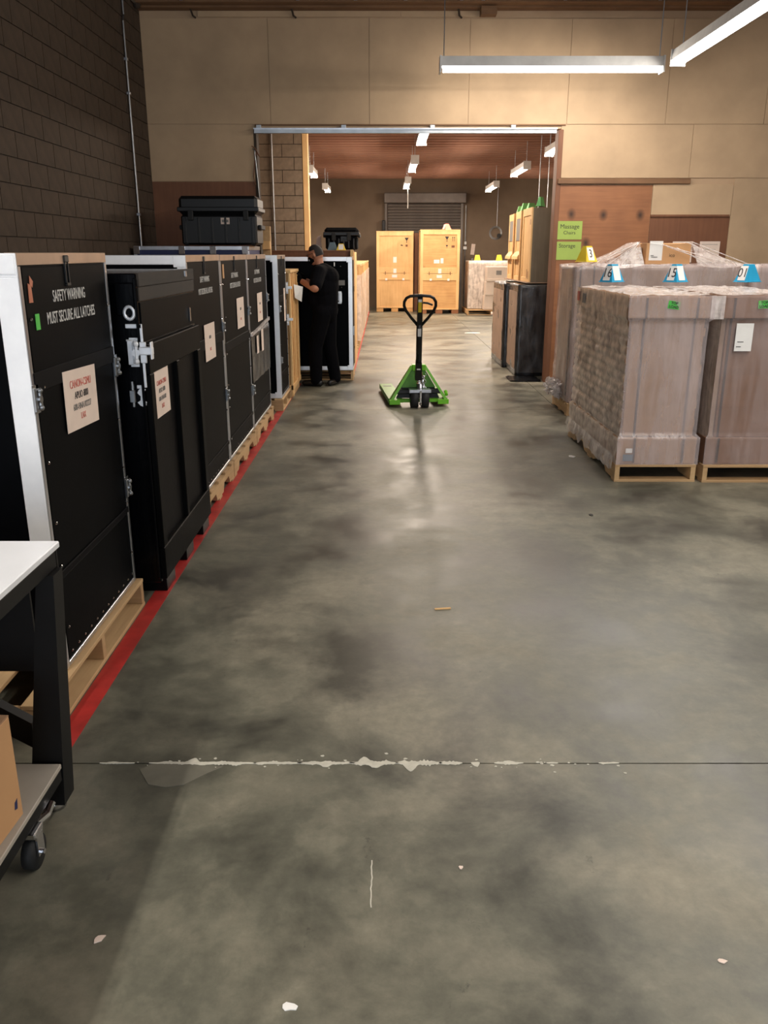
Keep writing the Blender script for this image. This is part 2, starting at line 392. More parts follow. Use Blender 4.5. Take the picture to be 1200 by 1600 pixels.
# open bay door behind the camera, letting cool daylight in
d2 = thing('door_2', None, None, (-.4, YB, 0), kind='structure')
for x in (-2.4, 1.6): obj('door_guide', MB().box(x - .05, x + .05, YB - .02, YB + .06, 0, 3.2, .005), 'steel', d2)
obj('rolled_curtain', MB().cyl((-2.45, YB + .16, 3.38), (1.65, YB + .16, 3.38), .15, 20), 'slat', d2, True)
struct('wall_far', MB().box(XL - .2, XR + .2, YF, YF + .2, 0, ZF + .2), 'farwall')
# the dividing wall with its wide opening
OX0, OX1, OZ = -1.6, 2.2, 3.15
wb = struct('wall_back', MB().box(XL, OX0, YW, YW + .15, 0, ZN).box(OX1, XR, YW, YW + .15, 0, ZN).box(OX0, OX1, YW, YW + .15, OZ, ZN), 'drywall')
def wpanel(x0, x1, z0, z1, mat, nm='wall_panel', d=.012): return obj(nm, MB().box(x0 + .003, x1 - .003, YW - d, YW, z0 + .003, z1 - .003), mat, wb)
for a, b in ((XL, -1.4), (-1.4, -.18), (-.18, 1.04), (1.04, 2.26), (2.26, 3.48), (3.48, 4.7), (4.7, XR)): wpanel(a, b, 3.2, 4.36, 'panelbeige')
wpanel(XL, OX0, 2.54, 3.2, 'panelbeige'); wpanel(OX1, 3.84, 2.58, 3.2, 'panelbeige'); wpanel(3.84, XR, 2.58, 3.2, 'panelbeige')
wpanel(XL, OX0, 0, 2.54, 'plydark', 'plywood_panel', .008)
wpanel(OX1, 3.4, 0, 2.5, 'plybrown', 'plywood_panel', .014); wpanel(3.4, 4.42, 0, 2.13, 'plydark', 'plywood_panel', .012)
wpanel(3.4, 4.42, 2.14, 2.51, 'panelbeige', d=.02); wpanel(4.42, XR, 0, 2.58, 'panelbeige')
wpanel(XL + .7, .2, 4.37, 4.44, 'panelbeige', 'trim_strip', .02); wpanel(.2, 1.2, 4.37, 4.44, 'panelbeige', 'trim_strip', .016)
obj('ledger_board', MB().box(2.19, 3.86, YW - .045, YW - .014, 2.51, 2.575, .004), 'beam', wb)
obj('panel_strip', MB().box(3.4, 4.4, YW - .03, YW - .013, 2.12, 2.145), 'plydark', wb)
obj('door_jamb', MB().box(OX1 - .03, OX1 + .03, YW - .02, YW + .19, 0, OZ - .01, .004), 'plydark', wb)
obj('door_jamb', MB().box(OX0 - .02, OX0 + .012, YW - .02, YW + .19, 0, OZ - .01, .004), 'mortar', wb)
obj('header_trim', MB().box(OX0, OX1 + .05, YW - .03, YW, 3.185, 3.2), 'beam', wb)
tr = thing('door_track', 'long grey metal sliding door track along the top of the opening', 'door track', (.3, YW - .03, 3.09))
obj('rail', MB().box(OX0 - .01, 2.14, YW - .06, YW - .03, 3.09, 3.15, .004), 'steel', tr)
obj('rail_flange', MB().box(OX0 - .01, 2.14, YW - .085, YW - .06, 3.135, 3.15), 'alu', tr)
for x in (-1.55, -.5, .6, 1.6): obj('bracket', MB().box(x - .03, x + .03, YW - .055, YW - .0, 3.15, 3.19, .003), 'steel', tr)
t = thing('bent_strip', 'thin bent metal strip hanging beside the left edge of the opening', 'metal strip', (-1.62, YW - .03, 2.3))
obj('strip', MB().tube([(-1.64, YW - .03, 2.92), (-1.615, YW - .03, 2.9), (-1.6, YW - .035, 2.7), (-1.575, YW - .03, 2.3)], .007, 6), 'steel', t)
obj('loop', MB().tube([(-1.65, YW - .03, 2.95), (-1.61, YW - .04, 2.93), (-1.55, YW - .03, 2.82), (-1.6, YW - .03, 2.88), (-1.64, YW - .03, 2.6), (-1.62, YW - .03, 2.5)], .006, 6), 'plydark', t)

# near ceiling: deck on joists, beam at the dividing wall
cn = struct('ceiling', MB().box(XL, XR, YB, YW, ZN, ZN + .1), 'deckwood')
for i in range(15):
    x = -2.7 + i * .61
    obj('ceiling_joist', MB().box(x - .025, x + .025, YB, YW - .32, 4.72, ZN), 'deckwood', cn)
obj('ceiling_beam', MB().box(XL, XR, YW - .3, YW - .16, 4.46, ZN - .01, .006), 'beam', cn)
obj('ledger_beam', MB().box(XL, XR, YW - .155, YW - .013, 4.44, 4.62, .004), 'beam', cn)
for x in (-2.35, -1.0, -.33, .25, .9, 1.15, 2.1, 3.2, 4.3):
    obj('joist_hanger', MB().box(x - .09, x + .09, YW - .315, YW - .301, 4.49, 4.7).box(x - .02, x + .02, YW - .33, YW - .315, 4.47, 4.7), 'steel', cn)
for x in (-2.28, -1.08, .9): obj('hook', MB().tube([(x - .02, YW - .1, 4.46), (x, YW - .05, 4.38), (x + .03, YW - .03, 4.36)], .012, 6), 'mortar', cn)
obj('beam_block', MB().box(1.14, 1.33, YW - .2, YW - .06, 4.36, 4.45, .004), 'beam', cn)
# far ceiling: rows of reddish joists
cf = struct('ceiling_far', MB().box(XL, XR, YW + .15, YF, ZF, ZF + .1), 'joist'); cf.name = 'ceiling.001'
jm = None
y = YW + .4; 
while y < YF - .1:
    if jm is None: jm = obj('ceiling_joist', MB().box(XL + .01, XR - .01, y - .03, y + .03, 3.84, ZF), 'joist', cf); y0_ = y
    else: copyto(jm, cf, (0, y - y0_, 0))
    y += .41
# block pier beyond the opening
pr_ = struct('wall_pier', MB().box(XL, -1.36, 15.0, 15.19, 0, ZF), 'mortar')
blockwall(pr_, 'x', 15.0, -2.9, -1.36, 1.4, 3.99, 'block')
blockwall(pr_, 'x', 15.0, -2.9, -1.36, 0, 1.4, 'block', stuff=True)
obj('corner_post', MB().box(-1.36, -1.27, 14.98, 15.2, 0, ZF, .005), 'pineframe', pr_)
obj('conduit', MB().tube([(-1.86, 14.95, .0), (-1.86, 14.95, 3.9)], .015, 8), 'steel', pr_)
# rolling door in the far wall
dr = thing('door_1', None, None, (1.27, YF, 0), kind='structure')
sp = None
for i in range(36):
    z = i * .087 + .01
    if sp is None: sp = obj('slat', MB().prism([(YF - .03, z), (YF - .045, z + .02), (YF - .05, z + .045), (YF - .04, z + .07), (YF - .03, z + .083), (YF - .02, z + .083), (YF - .02, z)], 0, .12, 2.42), 'slat', dr)
    else: copyto(sp, dr, (0, 0, i * .087))
for x in (.06, 2.44): obj('door_guide', MB().box(x - .04, x + .04, YF - .09, YF - .001, 0, 3.2, .005), 'slat', dr)
obj('door_hood', MB().box(0, 2.55, YF - .3, YF - .001, 3.15, 3.45, .02), 'slat', dr)

# ================================================================ LIGHT FIXTURES
def fixture(label, x, y, z, along='y', L=2.4, power=60, ztop=ZN, group='fluorescent strip lights', wires=True, col=LCOL):
    t = thing('strip_light', label, 'light fixture', (x, y, z), group)
    h = L / 2; m = MB()
    prof = [(-.075, .03), (-.06, .13), (.06, .13), (.075, .03)]
    if along == 'y': m.prism([(a + x, b + z) for a, b in prof], 1, y - h, y + h)
    else: m.prism([(a + y, b + z) for a, b in prof], 0, x - h, x + h)
    obj('housing', m, 'enamel', t)
    for s in (-1, 1):
        for q in (-.04, .04):
            if s == 1: continue
            q *= .9
            a, b = ((x + q, y - h + .03, z), (x + q, y + h - .03, z)) if along == 'y' else ((x - h + .03, y + q, z), (x + h - .03, y + q, z))
            obj('lamp_tube', MB().cyl(a, b, .018, 10), 'lamp_tube', t, True)
        if wires:
            p = (x, y + s * h * .9, z + .13) if along == 'y' else (x + s * h * .97, y, z + .13)
            obj('hanging_wire', MB().cyl(p, (p[0], p[1], ztop), .006, 6), 'steel', t)
    for s in (-1, 1):
        e = MB().box(x - .08, x + .08, y + s * h - .01, y + s * h + .01, z - .03, z + .135) if along == 'y' else MB().box(x + s * h - .01, x + s * h + .01, y - .08, y + .08, z - .03, z + .135)
        obj('end_cap', e, 'enamel', t)
    for s in (-1, 1):   # two tubes side by side: light goes down and out to both sides
        ld = bpy.data.lights.new('fluorescent_lamp', 'AREA'); ld.shape = 'RECTANGLE'; ld.size = .06; ld.size_y = L - .06; ld.energy = power / 2; ld.color = col
        lo = bpy.data.objects.new('fluorescent_lamp', ld); COL.objects.link(lo); lo.parent = t
        tm = Matrix.Rotation(R(42) * s, 4, 'Y')
        if along == 'x': tm = Matrix.Rotation(R(90), 4, 'Z') @ tm
        lo.matrix_local = Matrix.Translation((-s * .04 if along == 'y' else 0, -s * .04 if along == 'x' else 0, -.03)) @ tm
    return t
fixture('white strip light hanging crosswise in front of the wall above the opening', 1.84, 10.2, 3.60, 'x', 2.44, LAMP_NEAR * .7, ztop=4.7, group=None)
RG = 'strip lights in a row along the near room ceiling'
for y, l in ((8.75, 'strip light running towards the opening, meeting the crosswise light at its end'), (6.1, 'second strip light of the right-hand row, counted from the opening'), (3.45, 'third strip light of the right-hand row, above the wrapped pallets'), (.8, 'fourth strip light of the right-hand row, nearest the camera')):
    fixture(l, 3.15, y, 3.62, 'y', 2.4, LAMP_NEAR * (1.35 if y < 1 else 1), group=RG)
fixture('strip light above the left aisle behind the camera', -1.9, .6, 3.62, 'y', 2.4, LAMP_LEFT, group=RG)
fixture('strip light above the workbench behind the camera', -1.9, -2.2, 3.62, 'y', 2.4, LAMP_LEFT, group=RG)
FG = 'strip lights in the room beyond the opening'
for (x, yy, nm) in ((.60, (13.6, 18.3, 23.1), 'middle'), (-1.6, (19.9, 24.8), 'left'), (2.95, (15.2, 19.4, 24.3), 'right')):
    for y, l in zip(yy, ('nearest', 'second', 'farthest') if len(yy) == 3 else ('nearer', 'farther')):
        t = fixture('%s glowing strip light of the %s row beyond the opening' % (l, nm), x, y, 3.35, 'y', 1.8 if nm != 'left' else 1.2, LAMP_FAR * (.6 if nm == 'left' else 1), ztop=4.0, group=FG, col=LCOL_FAR)
        if (nm, l) == ('middle', 'farthest'): obj('pull_cord', MB().cyl((x, y - .8, 3.35), (x, y - .8, 2.75), .012, 6), 'white', t)
for x, l in ((3.05, 'left of two thin cords hanging above the stacked plywood crates'), (3.22, 'right of two thin cords hanging above the stacked plywood crates')):
    single('hanging_cord', MB().cyl((x, 17.5, 2.4), (x, 17.5, 3.86), .008, 6).cyl((x, 17.5, 2.37), (x, 17.5, 2.41), .018, 8), 'steel', l, 'cord', 'hanging cords')

# conduit and box on left wall
t = thing('wall_conduit', 'thin grey vertical conduit on the dark block wall with a box at its top', 'conduit', (XL + .02, 10.5, 1.0))
obj('pipe', MB().tube([(XL + .02, 10.48, .0), (XL + .02, 10.48, 4.15), (XL + .02, 10.52, 4.22), (XL + .02, 10.52, 4.5)], .013, 8), 'steel', t)
obj('junction_box', MB().box(XL + .0005, XL + .1, 10.36, 10.6, 4.42, 4.62, .006), 'steel', t)
for z in (2.1, 3.4, 3.75): obj('pipe_clamp', MB().box(XL + .0005, XL + .04, 10.455, 10.505, z, z + .03, .003), 'alu', t)
obj('pipe_run', MB().tube([(XL + .03, 10.6, 4.46), (XL + .03, 11.2, 4.46)], .013, 8), 'steel', t)
obj('pipe_elbow', MB().ball((XL + .04, 11.05, 4.45), .045, 10), 'mortar', t)

# ================================================================ PALLETS
def pallet(label, x0, x1, y0, y1, h=.14, along='x', group='wooden pallets', notched=False, n=5, mid=True):
    """stringers run along the named axis; deck boards run across them"""
    t = thing('pallet', label, 'pallet', ((x0 + x1) / 2, (y0 + y1) / 2, 0), group)
    tb = .018
    if along == 'x':
        ms, mbd = 'palletx', 'pallet'
        for k in range(3):
            yy = y0 + .02 + (y1 - y0 - .04) * k / 2
            yy = min(max(yy, y0 + .02), y1 - .02)
            obj('stringer', MB().box(x0 + .002, x1 - .002, yy - .018, yy + .018, tb, h - tb, .002), ms, t)
        def board(a, b, z0, z1, nm): obj(nm, MB().box(a, b, y0, y1, z0, z1, .002), mbd, t)
        L = x1 - x0; bw = .1
        for k in range(n): a = x0 + (L - bw) * k / (n - 1); board(a, a + bw, h - tb, h, 'deck_board')
        for k in range(3): a = x0 + (L - bw) * k / 2; board(a, a + bw, 0, tb, 'bottom_board')
    else:
        ms, mbd = 'pallet', 'palletx'
        for k in range(3):
            xx = x0 + .02 + (x1 - x0 - .04) * k / 2
            if k == 1 and not mid: continue
            if notched:
                a, b = y0 + .002, y1 - .002; L = b - a; nh = tb + .06; z1 = h - tb
                prof = [(a, tb), (a + L * .16, tb), (a + L * .2, nh), (a + L * .36, nh), (a + L * .40, tb), (a + L * .6, tb), (a + L * .64, nh), (a + L * .8, nh), (a + L * .84, tb), (b, tb), (b, z1), (a, z1)]
                obj('stringer', MB().prism(prof, 0, xx - .018, xx + .018), ms, t)
            else: obj('stringer', MB().box(xx - .018, xx + .018, y0 + .002, y1 - .002, tb, h - tb, .002), ms, t)
        L = y1 - y0; bw = .1
        for k in range(n): a = y0 + (L - bw) * k / (n - 1); obj('deck_board', MB().box(x0, x1, a, a + bw, h - tb, h, .002), mbd, t)
        for k in range(3): a = y0 + (L - bw) * k / 2; obj('bottom_board', MB().box(x0, x1, a, a + bw, 0, tb, .002), mbd, t)
    return t

# ================================================================ BLACK CASES
def latch(name, face, c, s=1.0, parent=None, mat='steel'):
    """butterfly latch: dished plate, keeper bar, twist wings"""
    x, y, z = c; m = MB()
    m.box(-.025 * s, .025 * s, -.003, 0, -.05 * s, .05 * s, .001 * s)
    m.box(-.03 * s, -.012 * s, -.012 * s, -.003, -.042 * s, .042 * s, .002 * s)
    m.box(.012 * s, .034 * s, -.010 * s, -.003, -.036 * s, .036 * s, .002 * s)
    m.cyl((0, -.002, 0), (0, -.02 * s, 0), .014 * s, 10)
    m.cyl((0, -.014 * s, -.035 * s), (0, -.014 * s, .035 * s), .007 * s, 8)
    m.ball((0, -.016 * s, .03 * s), .011 * s, 8); m.ball((0, -.016 * s, -.03 * s), .011 * s, 8)
    if face == '+x': m.xf(Matrix.Translation(c) @ Matrix.Rotation(R(90), 4, 'Z'))
    else: m.xf(Matrix.Translation(c))
    return obj(name, m, mat, parent)
def paper(parent, face, c, w, h, lines=(), tilt=0, mat='paper', name='paper_sign', curl=True):
    m = fbox(face, c, w, h, .0015, .003)
    if tilt: m.xf(Matrix.Translation(c) @ Matrix.Rotation(tilt, 4, 'X' if face == '+x' else 'Y') @ Matrix.Translation(-Vector(c)))
    p = obj(name, m, mat, parent, label='pale printed paper sheet')
    n = Vector(BAS[face][0]).cross(Vector(BAS[face][1])); up = Vector((0, 0, 1))
    rt = Vector(BAS[face][0])
    if tilt:
        q = Matrix.Rotation(tilt, 3, 'X' if face == '+x' else 'Y'); up = q @ up; rt = q @ rt
    for (s, dz, size, col) in lines:
        text('print', s, size, Vector(c) + n * .0055 + up * dz, face, col, p, basis=(rt, up), sx=.8)
    return p
def road_case(label, x0, x1, y0, y1, z0, z1, textc=True, bands=(1.245, .515), tsz=.055, near=True, nw=.05, hot='alu', rv=True, lat=None, handle=True, group='black flight cases in the left-hand row'):
    t = thing('flight_case', label, 'flight case', ((x0 + x1) / 2, (y0 + y1) / 2, z0), group)
    obj('case_body', MB().box(x0, x1, y0, y1, z0, z1, .004), 'black', t)
    e = .028; d = .006; f = x1
    # aluminium angle along the aisle face
    obj('edge_trim', MB().box(f - .035, f + d, y0 - d, y1 + d, z1 - .036, z1 + d, .002), plain('warm_edge', (206, 178, 154), .35, .8) if not M.get('warm_edge') else 'warm_edge', t)
    obj('edge_trim', MB().box(f - .02, f + d, y0 - d, y0 + e * .6, z0, z1 - .038, .002), 'alu', t)
    obj('edge_trim', MB().box(f - .02, f + d, y1 - e * .6, y1 + d, z0, z1 - .038, .002), 'alu', t)
    obj('edge_trim', MB().box(f - .02, f + d, y0 + .02, y1 - .02, z0, z0 + .022, .002), 'alu', t)
    # panels and the bands between them
    zs = [z0 + .03] + sorted(bands) + [z1 - .042]
    for i in range(len(zs) - 1):
        a = zs[i] + (.018 if i else 0); b = zs[i + 1] - .018 if i < len(zs) - 2 else zs[i + 1]
        obj('door_panel', MB().box(f, f + .004, y0 + e, y1 - e, a, b, .0015), 'black', t)
    for bz, bh in zip(bands, (.035, .014)):
        obj('band', MB().box(f, f + .009, y0 + .012, y1 - .012, bz - bh, bz + bh, .002), 'blackband', t)
    if rv:
        m = MB()
        for yy in (y0 + .05, y1 - .02):
            for zz in (1.46, 1.22, .95, .72, .55, .3): m.ball((f + .006, yy if zz != 1.22 else yy + .04 * (1 if yy < (y0 + y1) / 2 else 0), zz), .006, 6)
        n = 12
        for k in range(n): m.ball((f + .005, y0 + .06 + (y1 - y0 - .1) * k / (n - 1), z0 + .05), .005, 6)
        obj('rivets', m, 'chrome', t)
    if handle:
        yc = (y0 + y1) / 2 - .02; m = MB().box(f + .004, f + .012, yc - .022, yc + .022, z1 - .03, z1 - .004, .003)
        m.box(f + .004, f + .010, yc - .018, yc - .012, z1 - .11, z1 - .03).box(f + .004, f + .010, yc + .012, yc + .018, z1 - .11, z1 - .03).box(f + .004, f + .012, yc - .018, yc + .018, z1 - .115, z1 - .105)
        obj('handle_pocket', m, 'dark', t)
    if textc:
        yc = (y0 + y1) / 2
        text('lettering', 'SAFETY WARNING', tsz, (f + .0048, yc - .01, z1 - .15), '+x', 'stencil', t, .68, .0003)
        text('lettering', 'MUST SECURE ALL LATCHES', tsz, (f + .0048, yc, z1 - .225), '+x', 'stencil', t, .68, .0003)
    if near:
        for bb in ((x0, x1 + .004, z1 - nw, z1 + .004), (x0, x1 + .004, z0 - .002, z0 + nw)):
            obj('face_trim', MB().box(bb[0], bb[1], y0 - .008, y0, bb[2], bb[3], .002), hot, t)
        for xa, xb in ((x0 - .002, x0 + nw), (x1 - nw, x1 + .0035)):
            obj('face_trim', MB().box(xa, xb, y0 - .0075, y0, z0 + nw, z1 - nw, .002), hot, t)
        for xx in (x0 + .02, x1 - .045):
            for zz in (z0, z1 - .065): obj('corner_cap', MB().box(xx - .025, xx + .045, y0 - .012, y0 - .0075, zz, zz + .065, .003), hot, t)
    for l in (lat or ()): latch('latch', '+x', (f + .006, l[0], l[1]), l[2] if len(l) > 2 else .9, t)
    return t
M['warm_edge'] = plain('warm_reflection_edge', (196, 174, 156), .35, .8)  # coppery reflection on the aluminium put into the trim colour

pallet('pallet under the nearest black case, its open side beside the red tape', -2.2, -1.195, 2.62, 3.84, along='x', group='pallets under the left-hand cases')
A = road_case('nearest black flight case with a big paper sign, behind the white-topped workbench', -2.12, -1.225, 2.89, 3.80, .145, 1.675, nw=.075, hot='aluglare', tsz=.06,
              lat=((2.9, 1.19, 1.0), (3.80, 1.19, 1.0), (3.80, .62, 1.0)))
paper(A, '+x', (-1.219, 3.33, 1.125), .36, .235, (('CANON-CSMU', .06, .044, 'redprint'), ('APLIO i800', .015, .04, 'ink'), ('600-HNA102227', -.03, .036, 'greyprint'), ('LAX', -.07, .036, 'redprint')), tilt=R(-2))
obj('tape_remnant', MB().prism([(2.945, 1.515), (2.95, 1.58), (2.965, 1.575), (2.97, 1.605), (2.995, 1.585), (2.985, 1.565), (2.975, 1.572), (2.978, 1.515)], 0, -1.22, -1.2185), plain('brown_tape', (186, 110, 80), .5), A)
obj('green_tape', MB().box(-1.22, -1.2185, 2.98, 3.015, 1.42, 1.475), 'gsticker', A)
# the shiny black wooden crate
B = thing('black_crate', 'glossy black wooden crate with raised battens standing between two aluminium-edged cases', 'crate', (-1.6, 4.5, 0))
bx0, bx1, by0, by1 = -2.1, -1.135, 3.95, 5.1
obj('crate_body', MB().box(bx0, bx1, by0, by1, .07, 1.59, .006), 'gloss', B)
obj('lid_plank', MB().box(bx1, bx1 + .012, by0, by1, 1.53, 1.592, .003), 'dusty', B); obj('lid_plank', MB().box(bx1, bx1 + .009, by0, by1, 1.465, 1.528, .003), 'dusty', B)
obj('front_panel', MB().box(bx1, bx1 + .007, by0 + .01, by1 - .01, 1.28, 1.46, .002), 'black', B)
obj('front_rail', MB().box(bx1, bx1 + .03, by0, by1 - .02, 1.13, 1.27, .004), 'semi', B)
obj('front_rail', MB().box(bx1, bx1 + .03, by0, by1 - .02, .09, .26, .004), 'semi', B)
for yy, ww in ((by0 + .035, .07), (by0 + .56, .055), (by1 - .06, .08)):
    obj('batten', MB().box(bx1, bx1 + .03, yy - ww / 2, yy + ww / 2, .26, 1.13, .004), 'semi', B)
obj('front_panel', MB().box(bx1, bx1 + .006, by0 + .07, by1 - .1, .26, 1.13), 'innerblack', B)
for yy in (4.1, 4.55, 5.0): obj('skid', MB().box(bx0, bx1 + .01, yy - .09, yy + .09, 0, .07, .004), 'gloss', B)
obj('side_batten', MB().box(bx1 - .10, bx1 - .01, by0 - .016, by0, 1.40, 1.55, .006), 'gloss', B)
obj('side_batten', MB().box(bx1 - .012, bx1 + .002, by0 - .02, by0, .1, 1.57, .003), 'gloss', B)
obj('clip', MB().box(bx1 + .008, bx1 + .022, 4.86, 4.885, 1.55, 1.585, .004), 'alu', B)
obj('hook_plate', MB().box(bx1 + .007, bx1 + .015, 4.93, 4.95, 1.3, 1.38, .003), 'chrome', B)
paper(B, '+x', (bx1 + .008, 4.2, 1.01), .29, .235, (('CANON-CSMU', .05, .034, 'redprint'), ('APLIO i800', .01, .032, 'greyprint'), ('600-HNA102', -.03, .032, 'greyprint'), ('LAX', -.07, .032, 'redprint')))
yn = by0 - .008   # fittings on the near side of the crate
m = MB(); m.tube([(-1.175 + .022 * math.cos(a), yn - .004, 1.415 + .028 * math.sin(a)) for a in [2 * math.pi * k / 16 for k in range(16)]], .0085, 8, True); obj('lifting_ring', m, 'aluglare', B, True)
m = MB().box(-1.2, -1.125, yn - .006, yn, 1.345, 1.365, .002).box(-1.137, -1.122, yn - .006, yn, 1.07, 1.365, .002).box(-1.17, -1.135, yn - .006, yn, 1.065, 1.082, .002)
m.tube([(-1.2, yn - .006, 1.29), (-1.16, yn - .006, 1.29), (-1.143, yn - .006, 1.30), (-1.143, yn - .006, 1.335)], .005, 6); obj('bracket', m, 'aluglare', B)
latch('latch', '-y', (-1.155, yn - .002, 1.235), 1.35, B, 'aluglare')
obj('latch_bar', MB().box(-1.14, -1.075, yn - .028, yn - .004, 1.225, 1.262, .004).box(-1.085, -1.078, yn - .034, yn, 1.205, 1.285, .002), 'aluglare', B)
m = MB(); m.prism([(-1.16, .985), (-1.135, .975), (-1.13, 1.0), (-1.142, 1.02), (-1.142, 1.04), (-1.13, 1.06), (-1.14, 1.075), (-1.162, 1.06), (-1.17, 1.045), (-1.155, 1.03), (-1.157, 1.01), (-1.172, 1.0)], 1, yn - .008, yn); obj('hook', m, 'aluglare', B)
obj('turnbuckle', MB().cyl((-1.19, yn - .01, .98), (-1.19, yn - .01, 1.1), .009, 8).box(-1.205, -1.178, yn - .02, yn, 1.0, 1.06, .003), 'steel', B)

pallet('pallet with notched stringers under the second lettered case, behind the glossy black crate', -2.15, -1.165, 5.15, 6.28, along='y', notched=True, group='pallets under the left-hand cases')
Cc = road_case('second lettered black case, directly behind the glossy black crate', -2.1, -1.19, 5.2, 6.24, .145, 1.662, nw=.05, hot='aluglare', bands=(1.10, .3), lat=((6.24, 1.16, .9), (6.25, .66, 1.0)), tsz=.052)
paper(Cc, '+x', (-1.184, 5.74, 1.105), .34, .24, (('LAX', -.05, .03, 'redprint'), ('APLIO', .03, .03, 'greyprint')))
pallet('pallet with notched stringers under the third lettered case of the row', -2.15, -1.165, 6.3, 7.5, along='y', notched=True, group='pallets under the left-hand cases')
D = road_case('third lettered black case, in the middle of the row with one tall paper', -2.1, -1.19, 6.28, 7.46, .145, 1.66, nw=.04, bands=(1.0, .3), lat=((7.46, 1.2, .9),), tsz=.055)
paper(D, '+x', (-1.184, 7.03, 1.21), .34, .24, (('LAX', -.05, .03, 'redprint'), ('APLIO', .03, .03, 'greyprint')))
obj('tape_remnant', MB().box(-1.184, -1.182, 6.34, 6.4, 1.5, 1.6), 'cardlight', D)
pallet('pallet with notched stringers under the case wrapped in black film', -2.15, -1.165, 7.52, 8.72, along='y', notched=True, group='pallets under the left-hand cases')
Ee = road_case('fourth lettered black case with a band of black film and three papers', -2.1, -1.19, 7.5, 8.68, .145, 1.66, nw=.04, bands=(.9, .3), lat=((7.5, .5, 1.1), (8.68, 1.25, .9)), tsz=.055)
paper(Ee, '+x', (-1.184, 8.14, 1.19), .32, .26, (('LAX', -.05, .03, 'redprint'), ('APLIO', .03, .03, 'greyprint')))
paper(Ee, '+x', (-1.172, 7.82, .87), .11, .16, ()); paper(Ee, '+x', (-1.172, 8.13, .88), .13, .2, ())
obj('film_band', sheet(-1.2, -1.178, 7.49, 8.69, .55, 1.0, .006, .05, 'xXyYZ', 9), 'blackfilm', Ee, True)
m = MB().hexa([(-1.182, 7.5, .97), (-1.165, 7.5, .97), (-1.165, 8.68, 1.03), (-1.182, 8.68, 1.03)], [(-1.182, 7.5, .99), (-1.165, 7.5, .99), (-1.165, 8.68, 1.06), (-1.182, 8.68, 1.06)]); obj('film_fold', m, 'filmrag', Ee)
pallet('short pallet under the case whose bright aluminium edge faces the aisle', -2.1, -1.115, 9.16, 9.95, h=.135, along='x', group='pallets under the left-hand cases')
Ff = road_case('black case with a wide bright aluminium edge standing proud of the row', -2.1, -1.135, 9.2, 9.92, .14, 1.652, nw=.05, hot='aluglare', textc=False, bands=(1.2, .4), lat=((9.25, 1.1, .8), (9.25, .55, .8)))
paper(Ff, '+x', (-1.129, 9.7, 1.12), .14, .36, ())

# slatted wooden crate beside the person
G = thing('slatted_crate', 'pine slatted crate with bright latches left of the standing person', 'crate', (-1.3, 10.45, 0))
obj('crate_body', MB().box(-1.5, -1.115, 10.02, 10.92, .1, 1.47, .004), 'pine2', G)
for k, yy in enumerate((10.04, 10.24, 10.46, 10.68, 10.86)):
    obj('slat', MB().box(-1.115, -1.09, yy - .04, yy + .05, .02 if k == 0 else .12, 1.46, .003), 'pineframe' if k % 2 == 0 else 'pine2', G)
obj('top_rail', MB().box(-1.5, -1.08, 10.0, 10.94, 1.455, 1.49, .004), 'pineframe', G)
obj('bottom_rail', MB().box(-1.5, -1.085, 10.0, 10.94, .1, .16, .004), 'pine', G)
for xx in (-1.42, -1.16): obj('skid', MB().box(xx - .05, xx + .05, 10.0, 10.94, 0, .1, .004), 'pallet', G)
for zz in (1.29, .93):
    latch('latch', '-y', (-1.135, 10.016, zz), 1.3, G, 'aluglare')
    obj('latch_arm', MB().box(-1.12, -1.07, 9.99, 10.01, zz - .012, zz + .02, .003), 'aluglare', G)
m = MB().hexa([(-1.075, 10.35, 1.16), (-1.072, 10.35, 1.16), (-1.02, 10.62, 1.1), (-1.023, 10.62, 1.1)], [(-1.085, 10.33, 1.32), (-1.082, 10.33, 1.32), (-1.0, 10.62, 1.28), (-1.003, 10.62, 1.28)])
obj('hanging_paper', m, 'white', G, label='white paper sheet hanging off the slats')

# large case behind the person, aluminium edged, facing camera
pallet('pale pallet under the large case behind the standing person', -1.5, -.42, 11.5, 12.1, along='y', group='pallets under the left-hand cases')
H = road_case('large black case with a glaring white aluminium frame behind the standing person', -1.45, -.425, 11.45, 12.05, .15, 1.625, nw=.05, hot='aluglare', textc=False, bands=(1.2, .4), rv=False, handle=False, group=None)
m = MB().box(-.65, -.565, 11.435, 11.452, 1.03, 1.19, .004).box(-.60, -.56, 11.42, 11.436, 1.05, 1.17, .003); obj('recessed_latch', m, 'aluglare', H)
obj('latch_slot', MB().box(-.64, -.58, 11.431, 11.434, 1.055, 1.07), 'dark', H)
obj('data_label', fbox('-y', (-.57, 11.45, 1.30), .10, .065, .002), 'greyprint', H, label='grey printed label')
obj('data_label', fbox('-y', (-.655, 11.45, 1.535), .015, .05, .002), 'white', H, label='small white label')
obj('rivets', MB().ball((-.575, 11.45, 1.51), .008, 6).ball((-.565, 11.45, 1.24), .008, 6), 'chrome', H)
obj('side_latch', MB().box(-.425, -.405, 11.6, 11.66, .6, .72, .003), 'steel', H)

